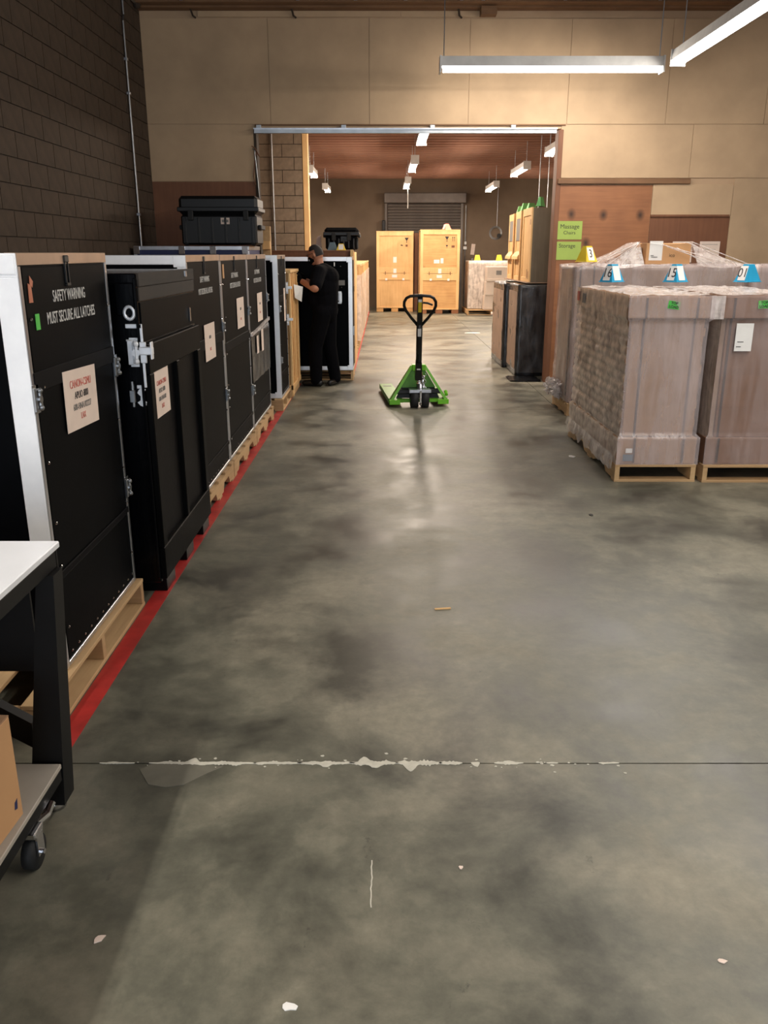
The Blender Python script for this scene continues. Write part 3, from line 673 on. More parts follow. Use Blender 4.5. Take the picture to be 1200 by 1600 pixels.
# blue case and trunk at the back
Bl = thing('flight_case', 'dark blue aluminium-edged case against the wall with a black trunk on top', 'flight case', (-2.2, 10.4, 0), 'flight cases')
obj('case_body', MB().box(-2.88, -1.56, 10.06, 10.95, .06, 1.745, .004), 'blue', Bl)
obj('edge_trim', MB().box(-2.885, -1.555, 10.05, 10.09, 1.71, 1.755, .003), 'alu', Bl); obj('edge_trim', MB().box(-1.59, -1.555, 10.05, 10.09, .06, 1.70, .003), 'alu', Bl)
obj('edge_trim', MB().box(-2.885, -2.85, 10.05, 10.09, .06, 1.70, .003), 'alu', Bl); obj('edge_trim', MB().box(-1.59, -1.555, 10.09, 10.95, 1.71, 1.755, .003), 'alu', Bl)
for x in (-2.85, -2.33, -1.97, -1.6): obj('latch', MB().box(x - .035, x + .035, 10.035, 10.05, 1.665, 1.75, .003), 'chrome', Bl)
for x in (-2.7, -2.2, -1.7): obj('skid', MB().box(x - .05, x + .05, 10.06, 10.95, 0, .06), 'dark', Bl)

def trunk(label, x0, x1, y0, y1, z0, z1, sticker=False, soft=False):
    t = thing('equipment_trunk', label, 'trunk', ((x0 + x1) / 2, (y0 + y1) / 2, z0))
    hz = z0 + (z1 - z0) * .62
    obj('trunk_base', MB().box(x0 + .03, x1 - .03, y0, y1, z0 + .012, hz, .02), 'dark' if not soft else 'cloth', t)
    obj('trunk_lid', MB().box(x0 + .015, x1 - .015, y0 - .01, y1 + .01, hz, z1, .035), 'dark' if not soft else 'cloth', t)
    obj('lid_rim', MB().box(x0, x1, y0 - .03, y1 + .02, hz - .03 + (z1 - z0) * .12, hz + .02 + (z1 - z0) * .12, .008), 'dark', t)
    n = 6
    for k in range(n):
        x = x0 + .08 + (x1 - x0 - .16) * k / (n - 1); obj('rib', MB().box(x - .012, x + .012, y0 - .012, y0 + .01, z0 + .03, hz - .03, .004), 'dark', t)
    for x in (x0 + .15, x1 - .15): obj('latch', MB().box(x - .03, x + .03, y0 - .04, y0, hz - .06, hz + .05, .006), 'rubber', t)
    for x in (x0 + .01, x1 - .01): obj('side_handle', MB().box(x - .02, x + .02, y0 + .08, y1 - .08, z0 + .18, z0 + .23, .008), 'rubber', t)
    for x in (x0 + .08, x1 - .08): obj('wheel', MB().cyl((x - .02, y0 + .03, z0 + .03), (x + .02, y0 + .03, z0 + .03), .03, 12), 'rubber', t)
    obj('name_plate', fbox('-y', ((x0 + x1) / 2 + (x1 - x0) * .08, y0, z0 + (z1 - z0) * .5), .10, .07, .004), 'paper' if sticker else 'dark', t)
    if sticker: obj('plate_print', fbox('-y', ((x0 + x1) / 2 + (x1 - x0) * .08, y0 - .004, z0 + (z1 - z0) * .5), .075, .028, .001), 'greyprint', t)
    return t
trunk('large black ribbed trunk with a small pale label, on top of the blue case', -2.36, -1.43, 10.1, 10.6, 1.757, 2.30, True)
post = thing('wood_post', 'pale wooden stub standing right of the large black trunk', 'post', (-1.47, 11.1, 0))
obj('post', MB().box(-1.54, -1.44, 11.1, 11.17, 0, 2.0, .004), 'pallet', post); obj('cross_block', MB().box(-1.54, -1.44, 11.05, 11.1, 1.72, 1.82, .004), 'pine', post)

# ---------------------------------------------------------------- crates beyond opening, left
def ply_crate(label, x0, x1, y0, y1, z0, z1, mat='pine', fr='pineframe', group=None, cross=True, icons=False, seed=0, name='plywood_crate', side='-y', skids=True):
    t = thing(name, label, 'crate', ((x0 + x1) / 2, (y0 + y1) / 2, 0), group)
    b = z0 + (.11 if skids else 0)
    obj('crate_body', MB().box(x0 + .02, x1 - .02, y0 + .02, y1 - .02, b, z1 - .01), mat, t)
    w_ = .085
    obj('frame_batten', MB().box(x0, x0 + w_, y0, y0 + .02, b, z1, .003), fr, t); obj('frame_batten', MB().box(x1 - w_, x1, y0, y0 + .02, b, z1, .003), fr, t)
    obj('frame_batten', MB().box(x0 + w_, x1 - w_, y0, y0 + .02, z1 - .12, z1, .003), fr, t); obj('frame_batten', MB().box(x0 + w_, x1 - w_, y0, y0 + .02, b, b + .03, .003), fr, t)
    if cross:
        zc = b + (z1 - b) * .46
        obj('cross_batten', MB().box(x0 + w_, x1 - w_, y0 + .004, y0 + .02, zc - .19, zc - .0, .003), fr, t)
        obj('cross_batten', MB().box(x0 + w_, x1 - w_, y0 + .008, y0 + .02, zc + .005, zc + .16, .003), fr, t)
        obj('seam_cleats', MB().box(x0 + .25, x0 + .27, y0 + .001, y0 + .005, zc - .04, zc + .05).box(x1 - .27, x1 - .25, y0 + .001, y0 + .005, zc - .04, zc + .05).box(x0 + .2, x1 - .2, y0 + .0035, y0 + .0045, zc - .004, zc + .006), 'plydark', t)
    obj('top_board', MB().box(x0 - .005, x1 + .005, y0 - .005, y1, z1 - .01, z1 + .012, .003), fr, t)
    # side battens, both sides
    for xa, xb in ((x0, x0 + .02), (x1 - .02, x1)):
        for ya, yb in ((y0 + .02, y0 + .1), (y1 - .1, y1)): obj('side_batten', MB().box(xa, xb, ya, yb, b, z1 - .01, .002), fr, t)
    if skids:
        n = 3; L = x1 - x0
        for k in range(n):
            a = x0 + (L - .2) * k / (n - 1); obj('skid_block', MB().box(a, a + .2, y0 + .01, y1 - .01, z0, b, .003), 'plybrown' if seed else 'pine2', t)
    if icons:
        f = y0 + .0195
        def ic(nm, m): obj(nm, m, 'ink', t)
        xa, za = x1 - .2 - (.17 if seed else 0), z1 - .24
        def glass(xa, za, s=1.0):
            ic('fragile_symbol', MB().prism([(xa - .06 * s, za + .07 * s), (xa - .02 * s, za + .0), (xa - .008 * s, za - .005 * s), (xa - .008 * s, za - .06 * s), (xa - .03 * s, za - .07 * s), (xa + .03 * s, za - .07 * s), (xa + .008 * s, za - .06 * s), (xa + .008 * s, za - .005 * s), (xa + .02 * s, za), (xa + .06 * s, za + .07 * s)], 1, f - .001, f))
        glass(xa, za)
        if seed:
            glass(xa, za - .2, .6); m = MB()
            for q in (.16, .21): m.box(xa + q - .006, xa + q + .006, f - .001, f, za - .06, za + .05).prism([(xa + q - .02, za + .03), (xa + q + .02, za + .03), (xa + q, za + .07)], 1, f - .001, f)
            ic('this_way_up_symbol', m)
            obj('faded_stencil', MB().box(xa + .13, xa + .22, f - .001, f, za - .23, za - .17), 'plydark', t)
        else:
            ic('stencil_mark', MB().prism([(xa - .19, za - .14), (xa - .15, za - .12), (xa - .1, za - .14), (xa - .13, za - .16)], 1, f - .001, f))
            obj('faded_stencil', MB().box(xa - .03, xa + .03, f - .001, f, za - .18, za - .12), 'plydark', t)
        xc = (x0 + x1) / 2; zc = b + (z1 - b) * .46
        if seed:
            obj('shipping_label', fbox('-y', (xc - .09, f, zc + .33), .16, .1, .001), 'white', t, label='white shipping label'); obj('shipping_label', fbox('-y', (xc + .06, f, zc + .35), .08, .14, .001), 'white', t, label='white shipping label')
        else: obj('shipping_label', fbox('-y', (xc + .0, f, zc + .38), .1, .16, .001), 'white', t, label='white shipping label')
        obj('tilt_indicator', fbox('-y', (xc, y0 + .003, zc + .07), .09, .13, .004), 'white', t); obj('shipping_label', fbox('-y', (xc - .01, y0 + .003, zc - .08), .15, .08, .003), 'white', t, label='white data label')
        for q in (-.28, .28): obj('shock_indicator', fbox('-y', (xc + q * .9, y0 + .003, zc - .17 + .07 * 0), .06, .06, .004), 'white', t)
    return t
I = ply_crate('tall brown crate behind the large case, carrying small yellow and blue-grey markers', -1.8, -.46, 12.3, 13.35, 0, 1.70, 'plydark', 'plydark', cross=False, name='plywood_crate')
obj('corner_board', MB().box(-.475, -.43, 12.25, 12.3, .0, 1.72, .003), 'pineframe', I)
obj('corner_board', MB().box(-.455, -.42, 12.32, 13.3, .1, 1.69, .003), 'pine', I)
trunk('smaller black trunk behind the person head, on the tall brown crate', -.88, -.36, 12.72, 13.28, 1.714, 2.03, soft=True)
single('paper_bag', MB().hexa([(-1.02, 13.0, 1.712), (-.93, 13.0, 1.712), (-.93, 13.1, 1.712), (-1.02, 13.1, 1.712)], [(-1.0, 13.02, 1.9), (-.94, 13.03, 1.93), (-.94, 13.07, 1.93), (-1.0, 13.06, 1.88)]), 'paper', 'crumpled pale bag left of the smaller black trunk', 'bag')

def wrapped(label, x0, x1, y0, y1, z0, z1, core='cardgrey', fm='film', faces='xXyYZ', amp=.012, straps=True, pal=True, group=None, tag=None):
    if pal: pallet('pallet under the ' + label, x0 - .02, x1 + .02, y0 - .02, y1 + .02, along='y', h=z0, group='pallets beyond the opening')
    t = thing('wrapped_load', label, 'wrapped load', ((x0 + x1) / 2, (y0 + y1) / 2, z0), group)
    obj('load', MB().box(x0 + .012, x1 - .012, y0 + .012, y1 - .012, z0, z1 - .01, .01), core, t)
    obj('stretch_film', sheet(x0, x1, y0, y1, z0 + .005, z1, amp, .08, faces, 4), fm, t, True)
    return t
K = wrapped('film-wrapped crate just past the opening on the left, nearest of its row', -1.4, -.47, 13.5, 15.0, .12, 1.49, 'cardgrey', group='film-wrapped crates on the left')
obj('frame_stub', MB().box(-.462, -.448, 13.7, 14.3, 1.28, 1.42, .003), 'pineframe', K)
for (a, b_, l) in ((15.5, 17.2, 'pine-framed crate in the left row, second beyond the opening'), (17.5, 19.3, 'pine-framed crate in the left row, third beyond the opening'), (19.7, 21.6, 'pine-framed crate in the left row, fourth beyond the opening'), (22.0, 23.9, 'pine-framed crate at the far end of the left row')):
    t = thing('pine_crate', l, 'crate', (-.9, (a + b_) / 2, 0), 'crates in the left row beyond the opening')
    obj('crate_body', MB().box(-1.3, -.46, a, b_, .12, 1.44, .004), 'pine2', t)
    for k in range(4):
        yy = a + .05 + (b_ - a - .1) * k / 3; obj('upright', MB().box(-.46, -.43, yy - .05, yy + .05, .12, 1.44, .003), 'pineframe', t)
    obj('top_rail', MB().box(-.46, -.425, a, b_, 1.44, 1.48, .003), 'pineframe', t); obj('top_board', MB().box(-1.3, -.46, a - .01, b_ + .01, 1.44, 1.475, .003), 'pine', t)
    for xx in (-1.2, -.5): obj('skid', MB().box(xx - .05, xx + .05, a, b_, 0, .12, .003), 'pallet', t)
    obj('stretch_film', sheet(-1.3, -.415, a - .01, b_ + .01, .14, 1.3, .012, .12, 'Xy', 4), 'filmlit', t, True)
ply_crate('tall pine plywood crate at the far end, left one of two', -.22, .86, 25.5, 26.6, 0, 2.27, 'pine', 'pineframe', 'tall plywood crates at the far end', icons=True)
ply_crate('tall pine plywood crate at the far end, right one with the orange marker', 1.03, 2.15, 24.7, 25.8, 0, 2.29, 'pine2', 'pineframe', 'tall plywood crates at the far end', icons=True, seed=1)
single('plywood_sheet', MB().box(.9, 1.02, 26.0, 26.8, 0, 2.24, .005), 'plydark', 'dark panel standing in the gap between the two tall plywood crates', 'panel')

# ---------------------------------------------------------------- numbered tent markers
def marker(label, x, y, z, w, h, rot, mat, nums=(), group='tent markers', cat='marker', top=.5, dep=None):
    t = thing('tent_marker', label, cat, (x, y, z), group); a = w / 2; b = a * top; dd = (dep or w * .8) / 2; bb = dd * top * .6
    base = [(-a, -dd, 0), (a, -dd, 0), (a, dd, 0), (-a, dd, 0)]; tp = [(-b, -bb, h), (b, -bb, h), (b, bb, h), (-b, bb, h)]
    o = bpy.data.objects.new('shell', MB().hexa(base, tp).data('shell', mat)); COL.objects.link(o); o.parent = t
    o = bpy.data.objects.new('base_rim', MB().box(-a - .004, a + .004, -dd - .004, dd + .004, 0, .008, .002).data('base_rim', mat)); COL.objects.link(o); o.parent = t
    for (fc, s) in nums:
        if fc == 'f': c0 = Vector((0, -(dd + bb) / 2, h / 2)); up = Vector((0, dd - bb, h)).normalized(); rt = Vector((1, 0, 0)); fw = (a + b) * .72
        else: c0 = Vector((-(a + b) / 2, 0, h / 2)); up = Vector((a - b, 0, h)).normalized(); rt = Vector((0, -1, 0)); fw = (dd + bb) * .8
        n = rt.cross(up); m = Matrix.Identity(4)
        for i in range(3): m[i][0] = rt[i]; m[i][1] = up[i]; m[i][2] = n[i]; m[i][3] = c0[i]
        q = MB().box(-fw / 2, fw / 2, -h * .42, h * .42, .001, .0025).xf(m)
        p = bpy.data.objects.new('number_card', q.data('number_card', 'white')); COL.objects.link(p); p.parent = t
        if s:
            pl = bpy.data.objects.new('tmp', None)
            tx = text('number', s, h * .75, Vector((x, y, z)) + c0 + n * .0035, '', 'ink', p, basis=(rt, up), sx=.9)
    t.rotation_euler = (0, 0, rot); return t
TG = 'numbered blue tent markers on the wrapped loads'
marker('blue tent marker with a card numbered 16, leftmost of three', 2.0, 7.58, 1.435, .17, .15, R(38), 'cyan', (('f', ''), ('l', '16')), TG)
marker('blue tent marker with a card numbered 15, middle of three', 2.56, 7.58, 1.435, .17, .15, R(38), 'cyan', (('f', ''), ('l', '15')), TG)
marker('blue tent marker with a card numbered 01, rightmost of three', 3.19, 7.58, 1.435, .18, .15, R(30), 'cyan', (('l', '01'),), TG)
marker('yellow tent marker numbered 3 at the corner of the taller wrapped load', 2.12, 9.1, 1.588, .18, .16, R(38), 'yellow', (('f', '3'),), 'yellow tent markers')
marker('yellow tent marker above the person, on the tall brown crate', -.61, 12.42, 1.714, .13, .09, R(0), 'yellow', (('f', ''),), 'yellow tent markers')
marker('blue-grey tent marker on the tall brown crate beside the yellow one', -.74, 12.56, 1.714, .14, .11, R(0), 'bluegrey', (), 'tent markers')
marker('orange and white tent marker on top of the right tall plywood crate', 1.78, 25.0, 2.304, .22, .16, R(30), 'orange', (('l', ''),), 'tent markers')

# ================================================================ RIGHT-HAND WRAPPED PALLETS
M['strapbrown'] = plain('dark_strap', (58, 46, 42), .5)
def strap(x, y0, z0, z1, t, nm='strap'):
    obj(nm, MB().box(x - .008, x + .008, y0 - .003, y0, 1.225, z1), 'strapbrown', t); obj(nm, MB().box(x - .008, x + .008, y0 - .003, y0, z0, .34), 'strapbrown', t)
    yb_ = y0 + (.034 if y0 < 7 else 0); obj(nm, MB().box(x - .008, x + .008, yb_ - .001, yb_ + .002, .34, 1.225), 'strapbrown', t)
def stickers(t, x, y, z, rot):
    s = obj('load_sticker', fbox('-y', (x, y, z), .085, .055, .0015, .0).xf(Matrix.Translation((x, y, z)) @ Matrix.Rotation(rot, 4, 'Y') @ Matrix.Translation((-x, -y, -z))), 'gsticker', t, label='green sticker reading TOP LOAD')
    q = Matrix.Rotation(rot, 3, 'Y')
    for w_, dz in (('TOP', .013), ('LOAD', -.013)): text('print', w_, .026, Vector((x, y - .003, z)) + q @ Vector((0, 0, dz)), '', 'ink', s, bold=.0008, basis=(q @ Vector((1, 0, 0)), q @ Vector((0, 0, 1))))
PG = 'film-wrapped carton loads on the right'
pallet('front pallet of the right group, under the left carton load', 1.765, 2.385, 6.17, 7.86, h=.135, along='y', group='pallets under the right-hand loads', n=9, notched=True, mid=False)
p1 = thing('wrapped_load', 'film-wrapped carton load nearest the aisle, with rows of small cartons showing on its side', 'wrapped load', (2.08, 7.0, .135), PG)
z = .345; proto = None
for r in range(13):
    n = 7; Ly = (7.80 - 6.24) / n
    for k in range(n):
        yy = 6.24 + Ly * (k + .5)
        j = (random.uniform(-.012, .006), 0, 0)
        if proto is None:
            m = MB().box(-.275, .275, -Ly / 2 + .003, Ly / 2 - .003, .002, .064, .003)
            proto = bpy.data.objects.new('carton', m.data('carton', 'card')); COL.objects.link(proto); proto.parent = p1; proto.location = Vector((2.075 + j[0], yy, z)) - p1.location
        else: copyto(proto, p1, Vector((2.075 + j[0] + (.012 if (r + k) % 2 else 0), yy, z)) - p1.location)
    z += .0675
obj('front_sheet', MB().box(1.81, 2.345, 6.215, 6.232, .35, 1.225, .003), 'card', p1)
obj('bottom_tray', MB().box(1.775, 2.375, 6.19, 7.84, .137, .34, .004), 'card', p1)
obj('lid', MB().box(1.775, 2.385, 6.18, 7.85, 1.225, 1.375, .004), 'card', p1)
strap(1.9, 6.178, .15, 1.37, p1); strap(2.27, 6.178, .15, 1.37, p1)
stickers(p1, 2.09, 6.166, 1.32, R(8)); obj('red_tag', MB().box(1.757, 1.76, 7.72, 7.8, 1.27, 1.35), 'redbit', p1)
obj('side_label', MB().box(1.757, 1.76, 7.5, 7.6, 1.26, 1.34), 'greyprint', p1)
obj('tray_label', fbox('-y', (1.86, 6.17, .245), .05, .035, .001), 'white', p1); obj('tray_label', fbox('-y', (1.855, 6.17, .19), .075, .05, .001), 'bluegrey', p1)
# film with pillowed bumps over the cartons
def pillow_sheet():
    m = MB(); nu, nv = 72, 84
    V = []
    for i in range(nu + 1):
        row = []
        for j in range(nv + 1):
            yy = 6.17 + (7.86 - 6.17) * i / nu; zz = .137 + (1.385 - .137) * j / nv
            inb = .34 < zz < 1.22
            d = 0
            if inb:
                a = (yy - 6.24) / ((7.80 - 6.24) / 7); b = (zz - .345) / .0675
                a += .5 * (int(b) % 2)
                d = -.024 + .017 * (abs(math.sin(math.pi * a)) ** .22) * (abs(math.sin(math.pi * b)) ** .5) + .012 * nz((yy, zz, 0), 9)
            else: d = .010 * nz((yy * 2, zz * 6, 3), 4)
            row.append(m.bm.verts.new((1.765 - d, yy, zz)))
        V.append(row)
    for i in range(nu):
        for j in range(nv): m.bm.faces.new((V[i][j], V[i + 1][j], V[i + 1][j + 1], V[i][j + 1]))
    return m
obj('stretch_film', pillow_sheet(), 'filmlit', p1, True)
def front_film(x0, x1, y, t, fm='film'):
    m = MB(); nu, nv = 24, 60; V = []
    for i in range(nu + 1):
        row = []
        for j in range(nv + 1):
            x = x0 + (x1 - x0) * i / nu; zz = .137 + 1.25 * j / nv; inb = .35 < zz < 1.21
            s = (x - (x0 + x1) / 2) * (.93 if inb else 1) + (x0 + x1) / 2
            row.append(m.bm.verts.new((s, y + (.035 if inb else 0) - .007 * nz((x, zz * .6, 1), 11), zz)))
        V.append(row)
    for i in range(nu):
        for j in range(nv): m.bm.faces.new((V[i][j], V[i + 1][j], V[i + 1][j + 1], V[i][j + 1]))
    obj('stretch_film', m, fm, t, True)
front_film(1.765, 2.39, 6.165, p1)
obj('top_film', sheet(1.77, 2.39, 6.17, 7.86, 1.37, 1.385, .02, .05, 'Z', 6), 'filmrag', p1, True)
# ragged film skirt hanging over the pallet
m = MB(); n = 40; V = []
for i in range(n + 1):
    yy = 6.2 + 1.66 * i / n
    V.append([m.bm.verts.new((1.755 - .018 * abs(nz((yy, 2, 0), 13)), yy, .2)), m.bm.verts.new((1.745 - .03 * abs(nz((yy, 5, 0), 17)), yy, .13)), m.bm.verts.new((1.752 - .02 * abs(nz((yy, 9, 0), 21)), yy, .075 + .06 * nz((yy, 0, 0), 7)))])
for i in range(n):
    for j in range(2): m.bm.faces.new((V[i][j], V[i + 1][j], V[i + 1][j + 1], V[i][j + 1]))
obj('film_skirt', m, 'filmrag', p1, True)

pallet('front pallet of the right group, under the right carton load', 2.43, 3.2, 6.15, 7.86, h=.135, along='y', group='pallets under the right-hand loads', n=9, mid=False)
p2 = thing('wrapped_load', 'brown carton load with a white address label and dark straps, at the right edge', 'wrapped load', (2.8, 7.0, .135), PG)
obj('carton_body', MB().box(2.51, 3.16, 6.22, 7.8, .34, 1.24, .004), 'carddark', p2)
obj('inner_sheet', MB().box(2.475, 2.509, 6.24, 7.8, .34, 1.24, .002), 'cardgrey', p2)
obj('bottom_tray', MB().box(2.445, 3.19, 6.19, 7.84, .137, .34, .004), 'carddark', p2)
obj('lid', MB().box(2.435, 3.19, 6.18, 7.85, 1.225, 1.375, .004), 'carddark', p2)
strap(2.535, 6.178, .15, 1.37, p2); strap(3.0, 6.178, .15, 1.37, p2)
stickers(p2, 2.74, 6.166, 1.325, R(-3))
obj('shipping_label', fbox('-y', (2.63, 6.185, 1.09), .125, .2, .0015), 'white', p2, label='tall white address label')
obj('label_print', MB().box(2.585, 2.63, 6.182, 6.1835, 1.055, 1.06).box(2.58, 2.615, 6.182, 6.1835, 1.02, 1.025), 'ink', p2)
front_film(2.43, 3.2, 6.165, p2, 'filmclear')
obj('side_film', sheet(2.455, 3.2, 6.2, 7.86, .12, 1.385, .01, .08, 'x', 5), 'filmlit', p2, True)
obj('top_film', sheet(2.43, 3.2, 6.17, 7.86, 1.37, 1.385, .02, .05, 'Z', 6), 'filmrag', p2, True)
obj('bridging_film', sheet(2.36, 2.46, 6.168, 6.18, 1.22, 1.385, .006, .03, 'y', 8), 'filmrag', p2, True)

# second row of loads
pallet('rear pallet of the right group, under the taller load with the tented film', 1.96, 3.74, 8.86, 9.66, h=.135, along='y', group='pallets under the right-hand loads')
p3 = thing('wrapped_load', 'taller wrapped load with film tented over a carton on top', 'wrapped load', (2.85, 9.25, .135), PG)
obj('load', MB().box(1.97, 3.72, 8.89, 9.62, .137, 1.545, .01), 'cardgrey', p3)
strap(2.02, 8.888, .14, 1.55, p3); strap(2.16, 8.888, .14, 1.55, p3)
obj('corner_board', MB().box(1.962, 1.97, 9.0, 9.05, .2, 1.1), 'dark', p3)
obj('stretch_film', sheet(1.95, 3.74, 8.87, 9.64, .15, 1.56, .022, .06, 'xXyYZ', 5), 'film', p3, True)
obj('top_carton', MB().box(2.7, 3.16, 8.98, 9.4, 1.565, 1.775, .004), 'cardlight', p3, label='brown carton under the tented film')
obj('top_carton', MB().box(2.58, 2.695, 9.1, 9.5, 1.565, 1.73, .004), 'cardgrey', p3, label='grey-brown small carton')
obj('address_label', fbox('-y', (2.80, 8.98, 1.7), .135, .19, .0015), 'white', p3)
obj('label_print', MB().box(2.755, 2.82, 8.976, 8.9783, 1.635, 1.64).box(2.75, 2.78, 8.976, 8.9783, 1.65, 1.655), 'ink', p3)
text('lettering', 'ico', .05, (2.97, 8.978, 1.655), '-y', 'ink', p3)
m = MB(); L = [(2.15, 8.86, 1.56), (2.1, 9.6, 1.56)]; T1 = [(2.62, 8.97, 1.79), (2.62, 9.42, 1.78)]; T2 = [(3.16, 8.97, 1.785), (3.16, 9.4, 1.78)]; Rr = [(3.72, 8.86, 1.56), (3.72, 9.6, 1.56)]
def quadgrid(m, a, b, c_, d_, nu, nv, amp):
    a, b, c_, d_ = map(Vector, (a, b, c_, d_)); V = []
    for i in range(nu + 1):
        row = []
        for j in range(nv + 1):
            u, v = i / nu, j / nv; p = (a * (1 - u) + b * u) * (1 - v) + (d_ * (1 - u) + c_ * u) * v
            e = math.sin(math.pi * u); p = p + Vector((0, 0, -.03 * e + amp * e * nz((j * .9, 3, 0), 1.3)))
            row.append(m.bm.verts.new(p))
        V.append(row)
    for i in range(nu):
        for j in range(nv): m.bm.faces.new((V[i][j], V[i + 1][j], V[i + 1][j + 1], V[i][j + 1]))
quadgrid(m, L[0], T1[0], T1[1], L[1], 8, 14, .03); quadgrid(m, T1[0], T2[0], T2[1], T1[1], 6, 6, .0); quadgrid(m, T2[0], Rr[0], Rr[1], T2[1], 8, 14, .03)
quadgrid(m, (2.15, 8.86, 1.555), (2.66, 8.86, 1.56), T1[0], (2.3, 8.88, 1.62), 6, 4, .01); quadgrid(m, (3.2, 8.86, 1.56), (3.7, 8.86, 1.56), (3.55, 8.9, 1.61), (3.16, 8.97, 1.78), 6, 6, .01)
obj('tented_film', m, film('tented_film', lo=.12, hi=.75, scale=4, stretch=(1, 8, 1), bump=1.0), p3, True)
m = MB()
for (a, b_) in (((2.62, 8.96, 1.785), (2.12, 8.85, 1.565)), ((2.62, 8.96, 1.785), (2.28, 8.85, 1.565)), ((2.62, 8.96, 1.785), (2.42, 8.85, 1.565)), ((3.16, 8.96, 1.785), (3.72, 8.86, 1.57)), ((3.1, 8.96, 1.785), (3.6, 8.86, 1.57)), ((2.9, 8.95, 1.74), (3.4, 8.86, 1.57)), ((3.0, 8.95, 1.73), (3.3, 8.86, 1.57)), ((2.85, 8.95, 1.76), (3.5, 8.86, 1.58))): m.cyl(a, b_, .004, 6)
obj('film_creases', m, 'filmrag', p3)
m = MB()
for k in range(26):
    m.ball((1.93 + random.uniform(-.04, .02), 9.5 + random.uniform(-.35, .10), .19 + random.uniform(-.02, .1)), random.uniform(.02, .045), 8, (1, 1.3, .5), Matrix.Rotation(random.uniform(0, 3), 4, 'X'))
bmesh.ops.subdivide_edges(m.bm, edges=m.bm.edges, cuts=1)
for v in m.bm.verts: v.co += Vector((nz(v.co, 38), nz(v.co + Vector((5, 0, 0)), 38), nz(v.co + Vector((0, 9, 0)), 38))) * .045
obj('film_bunch', m, 'filmrag', p3, kind='stuff')
pallet('pallet at the far right of the rear row, mostly hidden', 3.78, 5.0, 8.86, 9.66, h=.135, along='y', group='pallets under the right-hand loads')
p4 = thing('wrapped_load', 'rear wrapped load at the right edge, behind the 01 marker', 'wrapped load', (4.4, 9.25, .135), PG)
obj('load', MB().box(3.8, 4.98, 8.89, 9.62, .137, 1.545, .01), 'cardgrey', p4); obj('stretch_film', sheet(3.78, 5.0, 8.87, 9.64, .15, 1.56, .02, .08, 'xXyYZ', 5), 'film', p4, True)

# signs on the plywood
for (z, lines, l) in ((1.955, (('Massage', .045, .075, 'ink'), ('Chairs', -.03, .06, 'ink')), 'upper green paper sign reading Massage Chairs on the plywood'), (1.705, (('Storage', .06, .07, 'ink'),), 'lower green paper sign reading Storage on the plywood')):
    t = thing('paper_sign', l, 'sign', (2.38, YW - .016, z), 'green paper signs')
    obj('sheet', MB().box(2.22, 2.54, YW - .018, YW - .0165, z - .112, z + .112), 'green', t)
    for s, dz, sz, c_ in lines: text('lettering', s, sz, (2.38 if s != 'Storage' else 2.36, YW - .0185, z + dz), '-y', c_, t)
for x, l in ((4.2, 'pale paper notice on the brown plywood right of the tented film'), (3.85, 'small pale notice on the brown plywood partly behind the tented film')):
    t = thing('paper_notice', l, 'notice', (x, YW - .02, 1.7)); obj('sheet', MB().box(x - .13, x + .13, YW - .018, YW - .0155, 1.56, 1.82), 'paper', t)
    obj('printed_lines', MB().box(x - .1, x + .1, YW - .019, YW - .018, 1.78, 1.785).box(x - .1, x + .08, YW - .019, YW - .018, 1.72, 1.724), 'greyprint', t)

# ================================================================ BEYOND OPENING, RIGHT
def bwrap(label, x0, x1, y0, y1, z1, strip):
    t = thing('wrapped_load', label, 'wrapped load', ((x0 + x1) / 2, (y0 + y1) / 2, 0), 'black-wrapped loads under the plywood crates')
    obj('load', MB().box(x0 + .015, x1 - .015, y0 + .015, y1 - .015, .0, z1 - .008, .01), 'dark', t)
    obj('black_film', sheet(x0, x1, y0, y1, .01, z1, .014, .05, 'xXyYZ', 6), 'blackfilm', t, True)
    obj('clear_film', sheet(x0 - .012, x1 + .012, y0 - .012, y1 + .012, .05, z1 + .004, .012, .06, 'xy', 7), film('outer_film_' + strip, lo=.0, hi=.1, scale=6, stretch=(1, 1, .5), bump=1), t, True)
    obj('carton_corner', MB().box(x0 - .006, x0 + .0, y0 + .05, y1 - .03, .1, z1 - .1), 'cardgrey', t)
    return t
bwrap('nearer black film-wrapped load just behind the right jamb', 1.86, 2.65, 11.9, 12.75, 1.26, 'a'); bwrap('farther black film-wrapped load behind the nearer one', 1.80, 2.65, 12.85, 14.1, 1.24, 'b')
CG = 'plywood crates stacked on the black-wrapped loads'
